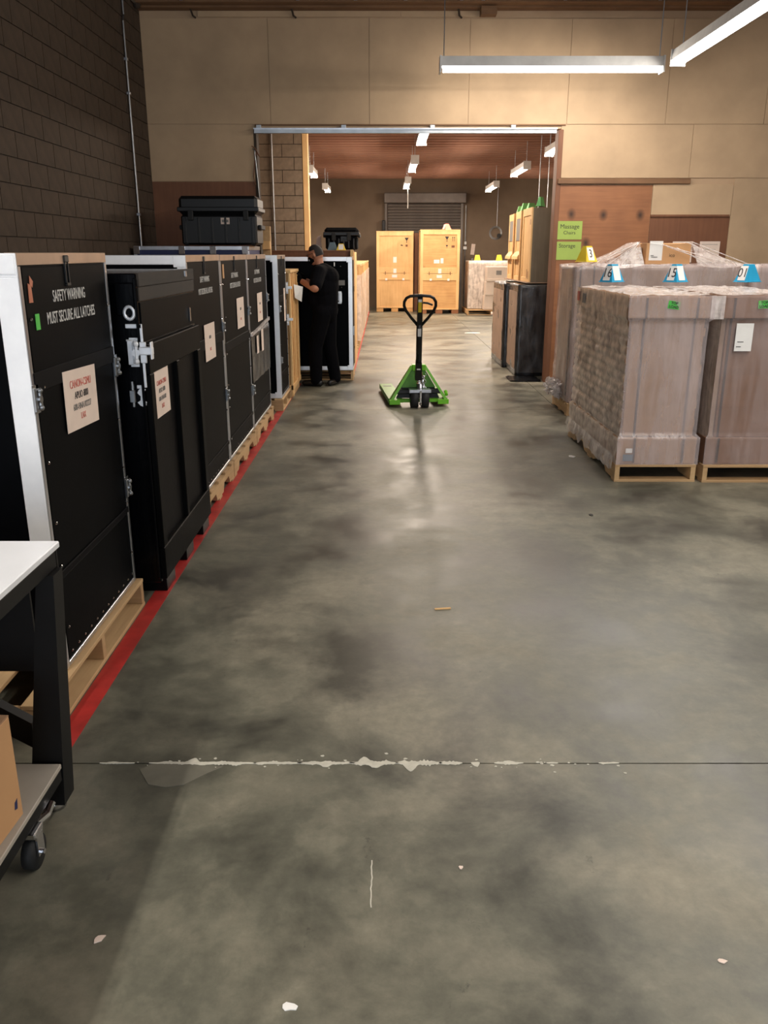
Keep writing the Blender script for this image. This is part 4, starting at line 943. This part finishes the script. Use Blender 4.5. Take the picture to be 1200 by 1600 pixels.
def upcrate(label, x0, y0, y1, z0, z1, window):
    t = thing('plywood_crate', label, 'crate', (x0 + .35, (y0 + y1) / 2, z0), CG); x1 = x0 + .72
    obj('crate_body', MB().box(x0 + .02, x1, y0, y1, z0, z1 - .008, .003), 'plyshade' if not window else 'pine', t)
    fw = .07
    for a, b_ in ((y0, y0 + fw), (y1 - fw, y1)): obj('frame_batten', MB().box(x0, x0 + .02, a, b_, z0, z1, .002), 'pineframe', t)
    obj('frame_batten', MB().box(x0, x0 + .02, y0 + fw, y1 - fw, z1 - .1, z1, .002), 'pineframe', t)
    obj('frame_batten', MB().box(x0, x0 + .02, y0 + fw, y1 - fw, z0, z0 + .06, .002), 'pineframe', t)
    obj('side_panel', MB().box(x0 + .012, x0 + .02, y0 + fw, y1 - fw, z0 + .06, z1 - .1), 'pine', t)
    if window:
        obj('dark_panel', MB().box(x0 + .004, x0 + .012, y0 + fw, y1 - .03, z0 + .56, z1 - .06, .002), 'greyprint', t)
        obj('ledge', MB().prism([(x0 + .02, z0 + .42), (x0 - .045, z0 + .34), (x0 - .05, z0 + .3), (x0 + .02, z0 + .3)], 1, y0 + .05, y1 - .02), 'pineframe', t)
        obj('upright', MB().box(x0 - .018, x0, y0, y0 + .08, z0, z1, .002), 'pine2', t)
    else:
        obj('burn_marks', MB().box(x0 - .0005, x0 + .0, y0 + .1, y0 + .14, z0 + .04, z0 + .14).box(x0 - .0005, x0 + .0, y0 + .2, y0 + .24, z0 + .05, z0 + .17), 'plydark', t)
        obj('marks', MB().box(x0 + .0115, x0 + .0122, y0 + .14, y0 + .18, z1 - .22, z1 - .15), 'plydark', t)
    return t
upcrate('nearest plywood crate on the black loads, its shaded end facing the camera', 2.0, 11.93, 12.68, 1.29, 2.27, False)
upcrate('middle plywood crate on the black loads, with a dark upper panel', 2.0, 12.72, 13.35, 1.29, 2.26, True)
upcrate('farthest plywood crate on the black loads, with a dark upper panel', 2.0, 13.42, 14.05, 1.29, 2.25, True)
single('sheet_board', MB().box(1.96, 2.66, 11.9, 14.1, 1.276, 1.29, .003), 'cardgrey', 'flat board between the black loads and plywood crates', 'board')
for (y, r, s, l) in ((12.1, 60, 1.1, 'leaning pale green tent marker on the nearest stacked crate'), (12.85, 20, .9, 'green tent marker on the middle stacked crate'), (13.3, 10, 1.1, 'green tent marker between the two farther stacked crates'), (13.75, 0, 1.0, 'green tent marker on the farthest stacked crate')):
    marker(l, 2.14, y, 2.285 if y < 12.5 else 2.27 if y < 13.36 else 2.26, .16 * s, .11 * s, R(r), 'lime', (), 'green tent markers on the stacked crates', top=.6, dep=.07)
single('plastic_sheet', sheet(1.72, 2.15, 11.35, 11.85, .002, .012, .012, .04, 'yxXYZ', 7), 'blackfilm', 'black plastic sheet lying on the floor before the black-wrapped load', 'plastic sheet', smooth=True)
# far pallet of white boxes
pallet('pallet under the white boxes at the far right', 2.35, 3.7, 24.05, 25.75, along='y', group='pallets beyond the opening')
t = thing('wrapped_load', 'grey-brown wrapped load with two yellow markers behind the white boxes', 'wrapped load', (3.0, 25.2, .14))
obj('load', MB().box(2.42, 3.68, 24.65, 25.7, .14, 1.44, .02), 'shrinkgrey', t); obj('stretch_film', sheet(2.41, 3.69, 24.63, 25.7, .15, 1.46, .015, .1, 'xXyYZ', 4), 'filmlit', t, True)
for x, l in ((2.66, 'left yellow marker on the grey-brown wrapped load'), (3.28, 'right yellow marker on the grey-brown wrapped load')): marker(l, x, 24.8, 1.475, .17, .15, 0, 'yellow', (), 'yellow markers at the far right', top=.65)
for k, (z0, z1, dx, l) in enumerate(((.142, .53, 0, 'bottom white carton of the far-right stack, with a dark label'), (.53, .91, .03, 'middle white carton of the far-right stack'), (.91, 1.31, .05, 'top white carton of the far-right stack'))):
    t = thing('white_carton', l, 'carton', (3.1, 24.3, z0), 'white cartons at the far right')
    obj('box', MB().box(2.82 + dx, 3.42 + dx, 24.1, 24.6, z0 + .002, z1 - .002, .006), 'whitebox', t)
    obj('flap', MB().box(2.80 + dx, 3.36 + dx, 24.08, 24.1, z0 + .01, z0 + .07, .003), 'whitebox', t)
    obj('printed_panel', fbox('-y', (3.28 + dx if k == 0 else 3.15 + dx, 24.1, (z0 + z1) / 2 + (.04 if k else 0)), .15, .2 if k == 0 else .12, .002), 'ink' if k == 0 else 'greyprint', t)
single('white_carton', MB().box(3.49, 3.8, 24.1, 24.6, .92, 1.3, .006).box(3.49, 3.8, 24.1, 24.6, .142, .918, .006), 'whitebox', 'tall white carton half hidden right of the white stack', 'carton')
single('paper_roll', MB().cyl((3.0, 23.95, .05), (3.35, 23.95, .05), .05, 14), 'paper', 'rolled pale paper lying before the far-right pallet', 'roll', smooth=True)
# fittings on the far wall
t = thing('hose_coil', 'coiled dark cable hanging on the far wall right of the rolling door', 'cable coil', (3.55, YF - .03, 2.2))
for k in range(3): obj('coil', MB().tube([(3.52 + (.2 - .02 * k) * math.cos(a), YF - .02 - .015 * k, 2.28 + (.2 - .02 * k) * math.sin(a)) for a in [2 * math.pi * q / 20 for q in range(20)]], .008, 6, True), 'steel', t)
obj('reel', MB().cyl((3.62, YF - .1, 2.2), (3.62, YF - .02, 2.2), .06, 12), 'dark', t); obj('cable', MB().cyl((3.55, YF - .03, 2.45), (3.55, YF - .03, 3.6), .006, 6), 'steel', t)
t = thing('wall_conduit', 'vertical pipe with switch boxes right of the rolling door', 'conduit', (2.57, YF - .03, 0))
obj('pipe', MB().cyl((2.57, YF - .03, 0), (2.57, YF - .03, 3.1), .02, 8), 'steel', t)
obj('switch_box', MB().box(2.51, 2.62, YF - .06, YF - .001, 1.78, 1.87, .004), 'white', t); obj('switch_box', MB().box(2.54, 2.61, YF - .06, YF - .001, 1.93, 2.02, .004), 'enamel', t)
t = thing('fire_extinguisher', 'dark extinguisher hanging below a white card on the far wall', 'extinguisher', (2.83, YF - .1, 1.1))
obj('cylinder', MB().cyl((2.8, YF - .1, 1.1), (2.8, YF - .1, 1.42), .06, 14).ball((2.8, YF - .1, 1.42), .06, 12, (1, 1, .6)), 'dark', t, True); obj('valve', MB().box(2.77, 2.83, YF - .13, YF - .07, 1.45, 1.51, .005), 'steel', t)
obj('hose', MB().tube([(2.8, YF - .12, 1.48), (2.9, YF - .13, 1.42), (2.89, YF - .13, 1.2)], .012, 6), 'rubber', t); obj('mount', MB().box(2.77, 2.83, YF - .05, YF - .001, 1.2, 1.4), 'steel', t)
single('wall_card', MB().box(2.76, 2.88, YF - .006, YF - .001, 1.62, 1.95).xf(Matrix.Translation((2.82, 0, 1.78)) @ Matrix.Rotation(R(6), 4, 'Y') @ Matrix.Translation((-2.82, 0, -1.78))), 'paper', 'narrow white card on the far wall above the extinguisher', 'card')
t = thing('door_opener', 'dark chain hoist box at the left of the rolling door', 'chain hoist', (-.02, YF - .1, 2.2))
obj('box', MB().box(-.06, .04, YF - .2, YF - .095, 2.35, 2.65, .01), 'dark', t); obj('chain', MB().tube([(0, YF - .12, 2.35), (.01, YF - .12, 1.0)], .012, 6), 'steel', t); obj('bracket', MB().box(-.05, .03, YF - .095, YF - .001, 2.45, 2.55), 'steel', t)

# ================================================================ PALLET JACK
J = thing('pallet_jack', 'lime green pallet jack with a black loop handle standing in the aisle', 'pallet jack', (.40, 9.42, 0))
jm = lambda m: m.xf(Matrix.Translation((.40, 9.42, 0)) @ Matrix.Rotation(R(5.5), 4, 'Z'))
for s in (-1, 1):
    xo = s * .262
    m = MB().box(xo - .08, xo + .08, .10, 1.22, .075, .087, .002); m.box(xo - .08, xo - .072, .1, 1.22, .035, .076).box(xo + .072, xo + .08, .1, 1.22, .035, .076)
    m.hexa([(xo - .08, 1.22, .035), (xo + .08, 1.22, .035), (xo + .04, 1.32, .03), (xo - .04, 1.32, .03)], [(xo - .08, 1.22, .087), (xo + .08, 1.22, .087), (xo + .04, 1.32, .05), (xo - .04, 1.32, .05)])
    fk = obj('fork', jm(m), 'jackdark', J)
    obj('slot', jm(MB().box(xo - .05, xo + .05, 1.0, 1.06, .0872, .0885)), 'dark', fk)
    obj('load_roller', jm(MB().cyl((xo - .045, 1.08, .036), (xo + .045, 1.08, .036), .035, 14)), 'rubber', fk, True)
    obj('fork_lip', jm(MB().box(s * .34 - .0, s * .34 - s * .125, -.005, .02, .03, .085, .003) if s > 0 else MB().box(-.34, -.215, -.005, .02, .03, .085, .003)), 'jack', J)
# triangular head: two sloping cheeks, back plate and apex
for s in (-1, 1):
    m = MB().hexa([(s * .335, .0, .07), (s * .30, .0, .07), (s * .30, .12, .07), (s * .335, .12, .07)] if s > 0 else [(-.335, .0, .07), (-.30, .0, .07), (-.30, .12, .07), (-.335, .12, .07)],
                  [(s * .085, .08, .46), (s * .055, .08, .46), (s * .055, .14, .46), (s * .085, .14, .46)] if s > 0 else [(-.085, .08, .46), (-.055, .08, .46), (-.055, .14, .46), (-.085, .14, .46)])
    obj('head_flange', jm(m), 'jack', J)
obj('head_plate', jm(MB().prism([(-.2, .21), (.2, .21), (.06, .44), (-.06, .44)], 1, .10, .115)), 'jackdark', J)
obj('head_cap', jm(MB().box(-.075, .085, .07, .16, .4, .47, .008)), 'jack', J)
obj('cross_tube', jm(MB().box(-.29, .29, .05, .10, .045, .085, .004)), 'jack', J); obj('shade_plate', jm(MB().prism([(-.25, .085), (.25, .085), (.19, .215), (-.19, .215)], 1, .12, .14)), 'dark', J)  # dark plate added to fill the bright gap below the head with shade
obj('torsion_bar', jm(MB().box(-.26, .26, .03, .09, .145, .2, .01)), 'dark', J)
obj('link_rod', jm(MB().cyl((.33, .1, .12), (.33, .16, .15), .02, 8)), 'jack', J)
W = obj('pump_body', jm(MB().cyl((0, .0, .2), (0, .0, .4), .035, 14).cyl((.045, .01, .22), (.045, .01, .36), .02, 10)), 'chrome', J, True)
obj('pump_ring', jm(MB().cyl((0, 0, .27), (0, 0, .285), .045, 14).cyl((0, 0, .33), (0, 0, .345), .043, 14)), 'chrome', W)
obj('lever_spring', jm(MB().tube([(.055 + .018 * math.cos(k * .9), -.03 + .018 * math.sin(k * .9), .22 + .011 * k) for k in range(16)], .004, 6)), 'steel', W)
obj('steer_plate', jm(MB().prism([(-.12, -.05), (-.1, -.085), (.1, -.085), (.12, -.05), (.12, .03), (-.12, .03)], 2, .195, .21)), 'alu', J)
obj('steer_plate_lip', jm(MB().box(-.125, .125, -.092, -.083, .175, .212, .003)), 'alu', J)
for s in (-1, 1):
    wq = obj('steer_wheel', jm(MB().cyl((s * .02, -.02, .1), (s * .1, -.02, .1), .1, 24)), 'rubber', J, True)
    obj('hub', jm(MB().cyl((s * .018, -.02, .1), (s * .105, -.02, .1), .04, 14)), 'dark', wq)
obj('axle_fork', jm(MB().box(-.012, .012, -.125, -.115, .05, .2, .003).ball((0, -.12, .055), .017, 8)), 'chrome', J)
hb = Vector((0, -.02, .33)); ht = Vector((0, -.58, 1.26)); dv = (ht - hb).normalized()
P_ = lambda t_: hb + (ht - hb) * t_
jh = lambda m: m.xf(Matrix.Translation((.388, 9.42, 0)) @ Matrix.Rotation(R(-1.5), 4, 'Z'))
obj('handle_base', jh(MB().cyl(P_(0), P_(.22), .055, 4, .046)), 'dark', J)
obj('handle_bar', jh(MB().cyl(P_(.2), P_(.68), .033, 8)), 'dark', J, True)
side = Vector((1, 0, 0)); Lp = []
def hp(sx, t_): return P_(t_) + side * sx
pts = [hp(-.02, .66), hp(-.09, .75), hp(-.145, .83), hp(-.165, .885), hp(-.163, .93), hp(-.14, .972), hp(-.10, .993), (hp(0, 1.0)), hp(.10, .993), hp(.14, .972), hp(.163, .93), hp(.165, .885), hp(.145, .83), hp(.09, .75), hp(.02, .66)]
obj('handle_loop', jh(MB().tube(pts, .0155, 10)), 'dark', J, True)
obj('control_stem', jh(MB().cyl(P_(.66), P_(.99), .04, 4, .036)), 'dark', J)
obj('release_lever', jh(MB().tube([hp(.03, .92), hp(.08, .915), hp(.13, .895)], .011, 6)), 'dark', J)
nrm = Vector((0, -1, 0)) - dv * dv.dot(Vector((0, -1, 0))); nrm.normalize()
def deco(nm, t0, t1, w_, off, mat):
    a, b_ = P_(t0) + nrm * off, P_(t1) + nrm * off; x = Vector((w_ / 2, 0, 0)); e = nrm * .002
    obj(nm, jh(MB().hexa([a - x, a + x, a + x - e, a - x - e], [b_ - x, b_ + x, b_ + x - e, b_ - x - e])), mat, J)
deco('yellow_decal', .83, .945, .036, .031, 'yellow'); deco('white_decal', .945, .975, .036, .0312, 'white'); deco('white_decal', .55, .64, .036, .0345, 'white'); deco('white_decal', .14, .155, .04, .044, 'white')

# ================================================================ PERSON
PX = thing('person', 'person in black t-shirt, trousers and face mask, reaching towards the slatted crate', 'person', (-.84, 11.0, 0))
V3 = Vector; f_ = V3((-.96, .28, 0)).normalized(); l_ = V3((0, 0, 1)).cross(f_)   # forward and left (towards the camera)
O = V3((-.76, 11.04, 0))
def B3(fw, lf, z): return O + f_ * fw + l_ * lf + V3((0, 0, z))
pel = B3(.0, 0, .98); chest = B3(.00, 0, 1.28); upch = B3(.02, 0, 1.43); neck = B3(.07, 0, 1.53)
shL, shR = B3(.0, .20, 1.44), B3(.03, -.20, 1.44)
elL, elR = B3(-.02, .41, 1.265), B3(.12, -.26, 1.2)
wrL, wrR = B3(.20, .27, 1.335), B3(.27, -.08, 1.33)
hipL, hipR = B3(0, .1, .94), B3(0, -.1, .94)
knL, knR = B3(.10, .12, .52), B3(-.01, -.11, .52)
anL, anR = B3(.10, .12, .09), B3(-.08, -.12, .09)
head = B3(.115, 0, 1.655); HR = Matrix.Rotation(math.atan2(f_.y, f_.x), 4, 'Z') @ Matrix.Rotation(R(20), 4, 'Y')   # local +x is the face direction, tipped down
def hd(x, y, z): return head + (HR.to_3x3() @ V3((x, y, z)))
def limb(m, a, b, r0, r1, g=0): m.capsule(a, b, r0 + g, r1 + g, 14)
m = MB()
m.ball(head + V3((0, 0, .012)), .1, 20, (.97, .78, 1.12), HR); m.ball(hd(.035, 0, -.065), .062, 16, (1, .85, .9), HR)
m.ball(hd(.105, 0, -.012), .016, 8, (1, .7, 1.2), HR); m.ball(hd(.095, 0, .022), .014, 8, (1, .7, 1.2), HR)
for s in (-1, 1): m.ball(hd(-.005, s * .08, -.005), .03, 10, (.6, .3, 1), HR); m.ball(hd(.075, s * .032, .03), .018, 8, (.6, 1.2, .6), HR)
limb(m, neck, hd(-.02, 0, -.06), .062, .055); limb(m, upch, neck, .085, .062)
m.ball(chest, .15, 16, (.8, 1.15, 1.2), Matrix.Rotation(math.atan2(f_.y, f_.x), 4, 'Z')); m.ball(pel, .14, 16, (.85, 1.15, 1), Matrix.Rotation(math.atan2(f_.y, f_.x), 4, 'Z'))
limb(m, chest, upch, .12, .1); limb(m, pel, chest, .125, .13)
for sh, el, wr in ((shL, elL, wrL), (shR, elR, wrR)):
    limb(m, upch, sh, .09, .065); limb(m, sh, el, .066, .054); limb(m, el, wr, .055, .034)
for hp_, kn, an in ((hipL, knL, anL), (hipR, knR, anR)): limb(m, hp_, kn, .09, .062); limb(m, kn, an, .06, .04)
def hand(m, wr, aim, side_, g=0):
    aim = aim.normalized(); side_ = (side_ - aim * side_.dot(aim)).normalized(); nn = aim.cross(side_)
    pc = wr + aim * .05
    limb(m, wr, wr + aim * .02, .026, .026, g)
    for q in (-.026, -.009, .009, .026): m.capsule(wr + aim * .02 + side_ * q * .7, wr + aim * .085 + side_ * q, .013 + g, .0105 + g, 8)
    for q, ln in ((-.029, .058), (-.0095, .075), (.0095, .08), (.029, .068)):
        k0 = wr + aim * .088 + side_ * q; k1 = k0 + aim * ln * .5 + nn * -.012; k2 = k1 + aim * ln * .35 - nn * .03
        m.capsule(k0, k1, .0095 + g, .0088 + g, 8); m.capsule(k1, k2, .0088 + g, .0078 + g, 8)
    b = wr + aim * .035 + side_ * .03; t1 = b + aim * .03 + side_ * .028 - nn * .01; t2 = t1 + aim * .03 + side_ * .004 - nn * .012
    m.capsule(b, t1, .013 + g, .011 + g, 8); m.capsule(t1, t2, .011 + g, .009 + g, 8)
hL = (V3((-.06, .0, .03)), V3((0, 0, 1))); hR_ = (V3((-.06, 0, .02)), V3((0, 0, 1)))
hand(m, wrL, *hL); hand(m, wrR, *hR_)
body = obj('body', remesh(m, .0058, 3), 'skin', PX, True)
m = MB()
rz = Matrix.Rotation(math.atan2(f_.y, f_.x), 4, 'Z')
m.ball(chest, .19, 16, (.95, 1.12, 1.15), rz); limb(m, chest, upch, .165, .13); limb(m, pel + V3((0, 0, -.02)), chest, .165, .18); m.ball(pel, .17, 16, (.98, 1.14, .8), rz); m.ball(B3(-.05, 0, 1.38), .14, 14, (1, 1.3, 1), rz)
limb(m, upch, neck - V3((0, 0, .035)), .1, .075); m.ball(B3(.10, 0, 1.12), .15, 14, (.8, 1.1, 1.1), rz)
for sh, el in ((shL, elL), (shR, elR)): limb(m, upch, sh, .12, .092); limb(m, sh, sh + (el - sh) * .82, .092, .082)
obj('t_shirt', remesh(m, .009, 3), 'shirt', PX, True)
m = MB(); m.ball(pel - V3((0, 0, .03)), .155, 16, (.92, 1.2, .8), rz)
for hp_, kn, an in ((hipL, knL, anL), (hipR, knR, anR)): limb(m, hp_, kn, .12, .094); limb(m, kn, an + V3((0, 0, .0)), .094, .078)
obj('trousers', remesh(m, .009, 3), 'trousers', PX, True)
for an, dirn in ((anL, f_), (anR, V3((-.4, -.9, 0)).normalized())):
    m = MB(); b0 = V3((an.x, an.y, .045)) - dirn * .05; b1 = V3((an.x, an.y, .04)) + dirn * .16
    m.capsule(b0, b1, .045, .038, 12); m.capsule(V3((an.x, an.y, .11)), b0 + dirn * .06, .052, .045, 12)
    q = remesh(m, .007, 2)
    for v in q.bm.verts: v.co.z = max(v.co.z, .002)
    sh_ = obj('shoe', q, 'dark', PX, True)
m = MB(); 
m.ball(head + V3((0, 0, .012)), .1, 24, (1.02, .84, 1.16), HR)
iv = HR.to_3x3().inverted()
bmesh.ops.delete(m.bm, geom=[v for v in m.bm.verts if (lambda q: q.x > .055 + .0 * q.z or q.z < (-.05 if q.x < -.02 else .035))(iv @ (v.co - head))], context='VERTS')
obj('hair', m, 'hair', PX, True)
m = MB(); m.ball(hd(.045, 0, -.042), .074, 20, (1.02, .86, .85), HR)
bmesh.ops.delete(m.bm, geom=[v for v in m.bm.verts if (iv @ (v.co - head)).x < .02], context='VERTS')
mk = obj('face_mask', m, 'cloth', PX, True)
for s in (-1, 1): obj('ear_loop', MB().tube([hd(.03, s * .068, -.03), hd(.0, s * .085, -.005), hd(.0, s * .085, -.04), hd(.03, s * .066, -.065)], .0025, 6), 'cloth', mk)
obj('mask_print', MB().ball(hd(.085, .05, -.04), .012, 8, (.5, 1, 1), HR), 'white', mk)
m = MB()
for s in (-1, 1): m.tube([hd(.1, s * .035 + .022 * math.cos(a), .024 + .017 * math.sin(a)) for a in [2 * math.pi * k / 12 for k in range(12)]], .0025, 6, True); m.tube([hd(.098, s * .056, .026), hd(.0, s * .084, .02)], .0025, 6)
m.tube([hd(.103, -.012, .026), hd(.103, .012, .026)], .0025, 6); obj('glasses', m, 'dark', PX)
for wr, h in ((wrL, hL), (wrR, hR_)):
    m = MB(); hand(m, wr, h[0], h[1], .0025); obj('glove', remesh(m, .004, 2), 'cloth', PX, True)

# ================================================================ WORKBENCH (lower left)
T = thing('workbench', 'white-topped black steel workbench on casters at the lower left', 'workbench', (-1.5, 1.6, 0))
obj('tabletop', MB().box(-2.2, -.955, .85, 2.31, .852, .872, .003), 'tabletop', T)
obj('apron', MB().box(-2.18, -.96, 2.285, 2.3, .76, .851, .003).box(-.985, -.96, .9, 2.284, .8, .851, .003), 'frame', T)
for x, y in ((-1.045, 2.25), (-1.045, .95), (-2.12, 2.25), (-2.12, .95)):
    sg = 1 if x > -1.5 else -1; X_ = lambda v: x + sg * v
    bq = [(X_(-.055), y - .045, .035), (X_(.05), y - .045, .035), (X_(.05), y + .035, .035), (X_(-.055), y + .035, .035)]; tq = [(X_(.052), y - .04, .80), (X_(.102), y - .04, .80), (X_(.102), y + .03, .80), (X_(.052), y + .03, .80)]
    lg = obj('leg', MB().hexa(bq, tq), 'frame', T)
    obj('foot', MB().cyl((x, y, 0), (x, y, .034), .034, 16, .03), 'chrome', lg, True)
m = MB().hexa([(-1.09, 2.262, .2), (-1.09, 2.298, .2), (-1.09, 2.298, .29), (-1.09, 2.262, .29)], [(-1.75, 2.262, .62), (-1.75, 2.298, .62), (-1.75, 2.298, .71), (-1.75, 2.262, .71)]); obj('diagonal_brace', m, 'frame', T)
obj('shelf_board', MB().box(-2.07, -.985, .93, 2.195, .176, .192, .002), 'shelf', T)
obj('shelf_rail', MB().box(-1.02, -.99, .96, 2.2, .13, .1755, .003), 'frame', T); obj('shelf_rail', MB().box(-2.07, -1.03, 2.17, 2.2, .12, .1755, .003), 'frame', T)
obj('back_panel', MB().box(-2.08, -1.06, 2.30, 2.31, .45, .83), 'frame', T)
for x, y in ((-1.0, 1.98), (-2.0, 1.98), (-1.07, 1.1)):
    c = obj('caster', MB().cyl((x - .016, y, .05), (x + .016, y, .05), .05, 24), 'rubber', T, True)
    obj('caster_fork', MB().box(x - .024, x - .019, y - .02, y + .02, .045, .11).box(x + .019, x + .024, y - .02, y + .02, .045, .11).box(x - .024, x + .024, y - .03, y + .03, .108, .128, .003), 'chrome', c)
    obj('axle_nut', MB().cyl((x + .024, y, .05), (x + .032, y, .05), .008, 8), 'chrome', c)
    obj('brake_pedal', MB().tube([(x, y + .03, .115), (x + .01, y + .09, .105), (x + .012, y + .125, .12)], .012, 8), 'chrome', c)
cb = thing('cardboard_box', 'plain tan cardboard box on the grey lower shelf of the workbench', 'cardboard box', (-1.3, 1.65, .192))
rot = Matrix.Translation((-.995, 1.96, 0)) @ Matrix.Rotation(R(-3), 4, 'Z') @ Matrix.Translation((.995, -1.96, 0))
obj('box', MB().box(-1.6, -1.0, 1.3, 1.955, .194, .5, .002).xf(rot), 'cardlight', cb)
obj('flap', MB().box(-1.6, -1.0, 1.3, 1.62, .5, .505, .001).xf(rot), 'card', cb); obj('flap', MB().box(-1.6, -1.0, 1.63, 1.955, .5, .505, .001).xf(rot), 'card', cb)
obj('ink_mark', MB().prism([(1.915, .235), (1.93, .23), (1.935, .26), (1.92, .255)], 0, -1.0003, -.9995).xf(rot), 'blue', cb)

# ================================================================ small debris on the floor
def scrap(label, x, y, r, mat='white', el=1.0, g='paper scraps on the floor'):
    n = 9; pts = []
    for k in range(n):
        a = 2 * math.pi * k / n; q = r * random.uniform(.6, 1.15); pts.append((x + q * math.cos(a) * el, y + q * math.sin(a)))
    single('paper_scrap', MB().prism(pts, 2, .0006, .003), mat, label, 'scrap', g)
scrap('torn off-white scrap on the floor at the lower left', -.73, 1.71, .016, 'paper')
scrap('small white scrap on the floor at the bottom edge', -.22, 1.51, .014, 'white', 1.4)
scrap('tiny pale scrap on the floor at the lower right', .84, 1.64, .009, 'paper', 1.5)
scrap('tiny pale fleck on the floor in the lower middle', .22, 1.97, .007, 'paper')
single('wood_splinter', MB().box(.25, .33, 3.775, 3.785, .0006, .006).xf(Matrix.Translation((.29, 3.78, 0)) @ Matrix.Rotation(R(8), 4, 'Z') @ Matrix.Translation((-.29, -3.78, 0))), 'pine', 'thin pale wood splinter in the middle of the floor', 'splinter')
scrap('small dark scrap on the floor right of the aisle, left of the front pallet', 1.39, 5.32, .03, 'dark', .5)
scrap('small white paper on the floor beyond the opening', 1.95, 18.6, .09, 'white', 2.0)
scrap('pale film shred on the floor beside the front pallet', 1.62, 7.0, .05, 'white', .6)

m = MB(); pts = []
for k in range(14): pts.append((-.035 + .004 * nz((k, 0, 0), 2.3), 2.0 - .014 * k))
m.prism([(x - .0018, y) for x, y in pts] + [(x + .0018, y) for x, y in pts[::-1]], 2, 0, .0012); obj('floor_scratch', m, 'filler', floor)
